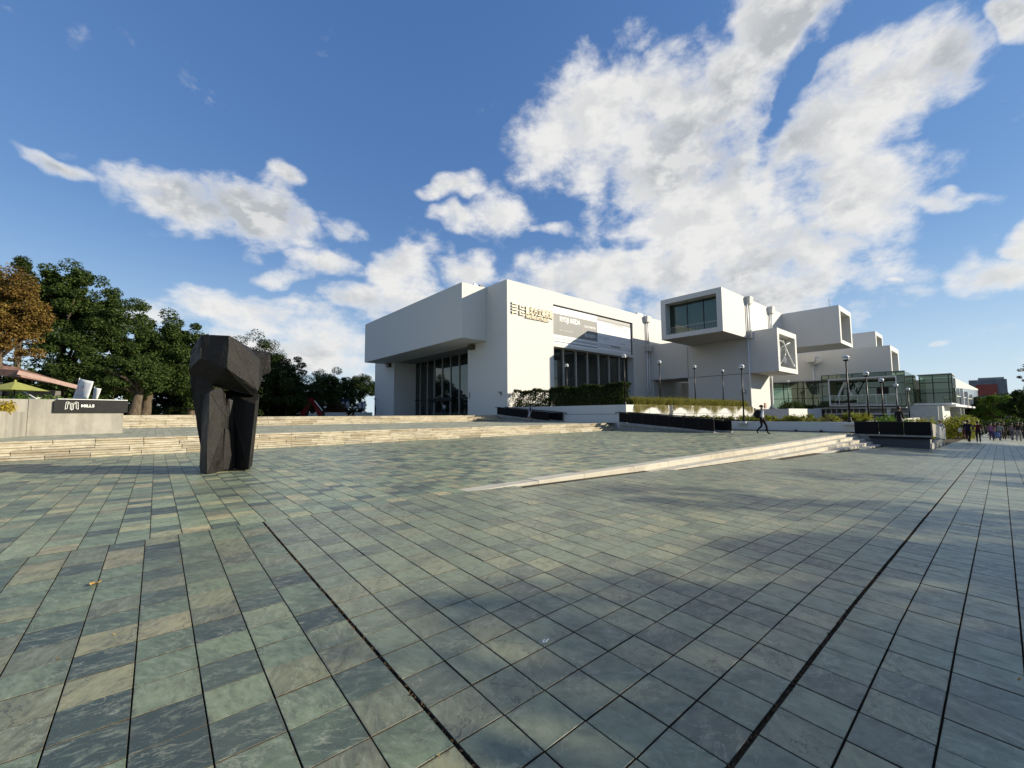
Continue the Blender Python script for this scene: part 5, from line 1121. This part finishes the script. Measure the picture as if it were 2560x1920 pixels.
# ---------------------------------------------------------------- people
SKIN = plain('skin', (.36, .22, .15), .6, 0, .4, .08, 20); HAIR = plain('dark_hair', (.012, .010, .009), .6, 0, .4, .2, 40)
def cloth(c): return plain('cloth_%d_%d_%d' % tuple(int(x*255) for x in c), c, .85, 0, .2, .15, 14)
POSES = {
 'walk': dict(rk=(.20, -.085, .52), ra=(.27, -.085, .085), rt=(.42, -.09, .03), lk=(.04, .085, .49), la=(-.27, .085, .22), lt=(-.20, .085, .05), re=(-.13, -.23, 1.16), rh=(-.10, -.24, .93), le=(.06, .23, 1.15), lh=(.24, .22, .98)),
 'walk2': dict(rk=(.06, -.085, .50), ra=(-.20, -.085, .16), rt=(-.10, -.085, .04), lk=(.17, .085, .52), la=(.20, .085, .085), lt=(.34, .09, .03), re=(.05, -.23, 1.15), rh=(.18, -.22, .95), le=(-.10, .23, 1.15), lh=(-.10, .24, .92)),
 'stand': dict(rk=(.01, -.09, .50), ra=(0, -.10, .085), rt=(.15, -.12, .03), lk=(.02, .09, .50), la=(.0, .10, .085), lt=(.15, .12, .03), re=(-.02, -.23, 1.15), rh=(.04, -.24, .92), le=(-.02, .23, 1.15), lh=(.05, .22, .93)),
 'phone': dict(rk=(.01, -.09, .50), ra=(0, -.10, .085), rt=(.15, -.12, .03), lk=(.02, .09, .50), la=(.0, .10, .085), lt=(.15, .12, .03), re=(.02, -.22, 1.14), rh=(.24, -.10, 1.22), le=(.02, .22, 1.14), lh=(.22, .10, 1.18))}
def person(label, loc, heading, h=1.7, pose='walk', top=(.3, .3, .3), bot=(.03, .03, .04), shoe=(.02, .02, .02), hair=True, sleeves=True, shorts=False, bulk=1.0, group=None, cap=None, skirt=False):
    q = POSES[pose]; k = h/1.72
    J = dict(pel=(0, 0, .94), wst=(.0, 0, 1.08), che=(.01, 0, 1.28), nk0=(0, 0, 1.43), nk=(.015, 0, 1.50), hd=(.03, 0, 1.59), ht=(.02, 0, 1.675),
             rs=(0, -.17, 1.39), ls=(0, .17, 1.39), rp=(0, -.085, .90), lp=(0, .085, .90), **q)
    def mid(a, b, t): return tuple(x+(y_-x)*t for x, y_ in zip(J[a], J[b]))
    J['rw'] = mid('re', 'rh', .86); J['lw'] = mid('le', 'lh', .86)
    rad = dict(pel=(.15*bulk, .125*bulk), wst=(.145*bulk, .11*bulk), che=(.165*bulk, .115*bulk), nk0=(.085, .075), nk=(.052, .052), hd=(.082, .095), ht=(.06, .07), rs=(.068, .068), ls=(.068, .068), re=(.047, .047), le=(.047, .047), rw=(.032, .034), lw=(.032, .034), rh=(.028, .036), lh=(.028, .036),
               rp=(.095*bulk, .095*bulk), lp=(.095*bulk, .095*bulk), rk=(.066, .066), lk=(.066, .066), ra=(.045, .048), la=(.045, .048), rt=(.036, .03), lt=(.036, .03))
    names = list(rad); ix = {n: i for i, n in enumerate(names)}
    E = [('pel', 'wst', 't'), ('wst', 'che', 't'), ('che', 'nk0', 't'), ('nk0', 'nk', 's'), ('nk', 'hd', 's'), ('hd', 'ht', 's'), ('che', 'rs', 't'), ('che', 'ls', 't'), ('rs', 're', 't'), ('ls', 'le', 't'), ('re', 'rw', 'a'), ('le', 'lw', 'a'), ('rw', 'rh', 's'), ('lw', 'lh', 's'),
         ('pel', 'rp', 'b'), ('pel', 'lp', 'b'), ('rp', 'rk', 'b'), ('lp', 'lk', 'b'), ('rk', 'ra', 'c'), ('lk', 'la', 'c'), ('ra', 'rt', 'h'), ('la', 'lt', 'h')]
    me = bpy.data.meshes.new('body'); me.from_pydata([tuple(c*k for c in J[n]) for n in names], [(ix[a], ix[b]) for a, b, _ in E], []); me.update()
    o = bpy.data.objects.new('body', me); col.objects.link(o)
    md = o.modifiers.new('skin', 'SKIN'); md.use_smooth_shade = True; md.branch_smoothing = .6
    lay = me.skin_vertices[0].data
    for n in names: lay[ix[n]].radius = tuple(r*k for r in rad[n]); lay[ix[n]].use_root = (n == 'pel')
    o.modifiers.new('sub', 'SUBSURF').levels = 1; o.modifiers['sub'].render_levels = 1
    bpy.context.view_layer.update()
    m2 = bpy.data.meshes.new_from_object(o.evaluated_get(bpy.context.evaluated_depsgraph_get())); bpy.data.objects.remove(o); bpy.data.meshes.remove(me)
    bm = bmesh.new(); bm.from_mesh(m2)
    segs = [(Vector(J[a])*k, Vector(J[b])*k, c) for a, b, c in E]
    mi = {'t': 1, 's': 0, 'a': 1 if sleeves else 0, 'b': 2, 'c': 0 if shorts else 2, 'h': 3}
    for f in bm.faces:
        c = f.calc_center_median(); best = None
        for a, b, t in segs:
            d = b-a; s_ = max(0, min(1, (c-a).dot(d)/d.length_squared)); dist = (c-(a+d*s_)).length
            if best is None or dist < best[0]: best = (dist, t)
        f.material_index = mi[best[1]]; f.smooth = True
    hands = MB()
    for sd, e in ((1, 'rh'), (1, 'lh')):
        p0 = Vector(J[e])*k; dr = (Vector(J[e])-Vector(J['re' if e == 'rh' else 'le'])).normalized(); sx = Vector((0, 0, 1)).cross(dr); sx = sx.normalized() if sx.length > .1 else Vector((0, 1, 0)); dn = dr.cross(sx)
        for i, L in enumerate((.060, .072, .076, .068, .055)):
            off = sx*(i-2)*.014*k; b0 = p0+off-dr*.01*k if i else p0+sx*-.03*k-dr*.03*k; d1 = dr if i else (dr-sx*.8).normalized()
            hands.tube([b0, b0+d1*L*.55*k+dn*.004, b0+d1*L*k+dn*.02*k], [.0085*k, .008*k, .006*k], 6)
    hm = hands.mesh('h', None); n0 = len(bm.faces); bm.from_mesh(hm); bm.faces.ensure_lookup_table()
    for f in list(bm.faces)[n0:]: f.material_index = 0; f.smooth = True
    nose = MB().hexa([(x*k, y_*k, z*k) for x, y_, z in ((.112, -.012, 1.565), (.112, .012, 1.565), (.09, .012, 1.56), (.09, -.012, 1.56), (.105, -.006, 1.605), (.105, .006, 1.605), (.09, .006, 1.61), (.09, -.006, 1.61))]).mesh('n', None)
    n0 = len(bm.faces); bm.from_mesh(nose); bm.faces.ensure_lookup_table()
    for f in list(bm.faces)[n0:]: f.material_index = 0
    m2.materials.clear()
    for m_ in (SKIN, cloth(top), cloth(bot), cloth(shoe)): m2.materials.append(m_)
    bm.to_mesh(m2); bm.free(); bpy.data.meshes.remove(hm); bpy.data.meshes.remove(nose)
    root = tag(empty('person', loc, heading), label, 'person', group)
    link('body', m2, root)
    hx, hz = .015*k, 1.625*k
    b = MB().lathe([(.02, -.10), (.092, -.07), (.102, -.01), (.098, .04), (.07, .085), (.01, .10)], 12)
    b.v = [(v[0]*1.05*k+hx-.012-(0.02 if v[2] < 0 else 0), v[1]*.92*k, v[2]*k+hz) for v in b.v]
    if cap is None: b.build('hair', HAIR, root, True)
    else:
        b.v = [(v[0], v[1], max(v[2], hz-.03*k)) for v in b.v]; b.build('cap', cloth(cap), root, True)
        MB().hexa([(hx+.06, -.07, hz+.0), (hx+.19, -.05, hz-.02), (hx+.19, .05, hz-.02), (hx+.06, .07, hz), (hx+.06, -.07, hz+.02), (hx+.19, -.05, hz-.008), (hx+.19, .05, hz-.008), (hx+.06, .07, hz+.02)]).build('cap_peak', cloth(cap), root)
    return root
def bag(name, label, person_o, loc, size, m, strap=True):
    r_ = tag(empty(name, person_o.location, person_o.rotation_euler.z), label, 'bag')
    b = MB(); x, y_, z = loc; a, c, e = size
    b.lathe([(.25, -1), (.85, -.92), (1, -.5), (1, .3), (.82, .8), (.3, 1)], 12); b.v = [(x+v[0]*a, y_+v[1]*c, z+v[2]*e) for v in b.v]; b.build('pouch', m, r_, True)
    if strap:
        for s_ in (-1, 1): MB().tube([(x+a*.6, s_*c*.6, z+e*.7), (x+a+.10, s_*.12, z+e*.98), (x+a+.20, s_*.12, z+e*.6)], .018, 6).build('strap', m, r_, True)
    return r_
CR = 'strollers on the walk at the right'
HR = math.atan2(-.65, .76)
wk = person('man in white shirt, dark cap and backpack striding past the low wall', (27.2, 9.15, 0), HR, 1.74, 'walk', (.62, .65, .66), (.012, .012, .014), (.012, .01, .01), cap=(.035, .012, .012))
bag('backpack', 'black backpack worn by the striding man', wk, (-.21, 0, 1.22), (.13, .16, .24), cloth((.010, .009, .014)))
bp_ = person('person in pale blue shirt and shorts walking along the far ramp', (26.5, 28.45, Z1+.035), HR+math.pi, 1.68, 'walk2', (.42, .52, .66), (.50, .50, .52), shorts=True, sleeves=False)
bag('shoulder_bag', 'navy bag on the person in pale blue by the far ramp', bp_, (-.02, .24, 1.15), (.08, .06, .22), cloth((.02, .025, .06)), False)
person('dark-clothed person standing at the left corner of the museum', (27.6, 67.2, Z2), 2.6, 1.7, 'stand', (.02, .02, .025), (.02, .02, .02))
person('person in black facing out of the entrance', (30.4, 56.2, Z2), math.pi, 1.68, 'phone', (.012, .012, .012), (.012, .012, .012), group='people at the entrance')
person('person in dusky purple near the entrance doors', (30.6, 54.4, Z2), 2.4, 1.62, 'stand', (.10, .06, .10), (.03, .015, .03), group='people at the entrance')
person('dark figure left of the white jacket at the entrance', (30.8, 51.2, Z2), 0.2, 1.7, 'stand', (.012, .012, .014), (.012, .012, .012), group='people at the entrance')
person('person in white jacket and jeans at the entrance', (30.4, 50.1, Z2), 0.6, 1.68, 'stand', (.50, .50, .50), (.05, .07, .13), group='people at the entrance')
for i, (dx, dy, c, lb) in enumerate(((24.6, 71.9, (.015, .018, .025), 'left figure of the small dark group by the arched banner'), (25.4, 71.7, (.02, .03, .03), 'right figure of the small dark group by the arched banner'))): person(lb, (dx, dy, Z2), 1+i, 1.66, 'stand', c, (.015, .015, .02))
person('dark-clothed man looking over the black parapet', (34.0, 3.95, -.02), -.6, 1.62, 'stand', (.012, .012, .016), (.012, .012, .014))
person('person in pale top half hidden behind the parapet end', (46.0, 3.05, zlow(46, 3.05)), 2.9, 1.62, 'stand', (.42, .42, .45), (.05, .05, .07))
FOLK = [(47.4, 1.65, 1.72, 'walk', (.014, .010, .024), (.012, .010, .014), 'stroller in dark navy leading the group on the walk', .1), (48.3, 1.18, 1.66, 'walk2', (.07, .014, .016), (.014, .012, .03), 'stroller in dark red beside the navy one', .1),
        (54.5, 2.1, 1.6, 'walk', (.03, .05, .10), (.10, .02, .04), 'stroller in white cap and blue top on the left', .1), (55.4, .59, 1.55, 'walk2', (.24, .10, .20), (.05, .025, .10), 'stroller in a pink-purple jacket carrying a blue bag', .15), (62.0, .40, 1.66, 'walk', (.05, .02, .02), (.04, .10, .08), 'distant stroller in maroon behind the pink jacket', .1),
        (56.7, .12, 1.6, 'walk', (.22, .24, .22), (.09, .10, .18), 'stroller in a grey top and blue jeans', .1), (62.5, -.15, 1.72, 'walk2', (.06, .05, .04), (.06, .04, .03), 'stroller in olive with a long coat', .15), (60.5, -.62, 1.62, 'walk', (.20, .15, .15), (.10, .09, .14), 'stroller in a brownish pink top', .1),
        (58.0, -.95, 1.7, 'walk', (.018, .018, .022), (.20, .20, .22), 'stroller in a black jacket and pale trousers at the right edge', .1), (60.5, -1.22, 1.7, 'walk2', (.02, .02, .02), (.03, .03, .04), 'last dark stroller cut by the right edge', .1)]
for x, y_, h, ps, c, d, lb, bl in FOLK:
    cap = (.6, .6, .58) if 'white cap' in lb else None
    o_ = person(lb, (x, y_, zlow(x, y_)), math.pi*.02+random.choice((0, math.pi))+random.uniform(-.2, .2), h, ps, c, d, group=CR, cap=cap, bulk=1.0+bl)
    if 'blue bag' in lb: bag('tote_bag', 'blue bag carried by the stroller in pink', o_, (.05, .32, .55), (.05, .16, .20), cloth((.10, .16, .34)), False)
    if 'white cap' in lb: bag('tote_bag', 'white bag carried by the stroller in the white cap', o_, (.0, .30, .85), (.05, .12, .2), cloth((.6, .6, .55)), False)
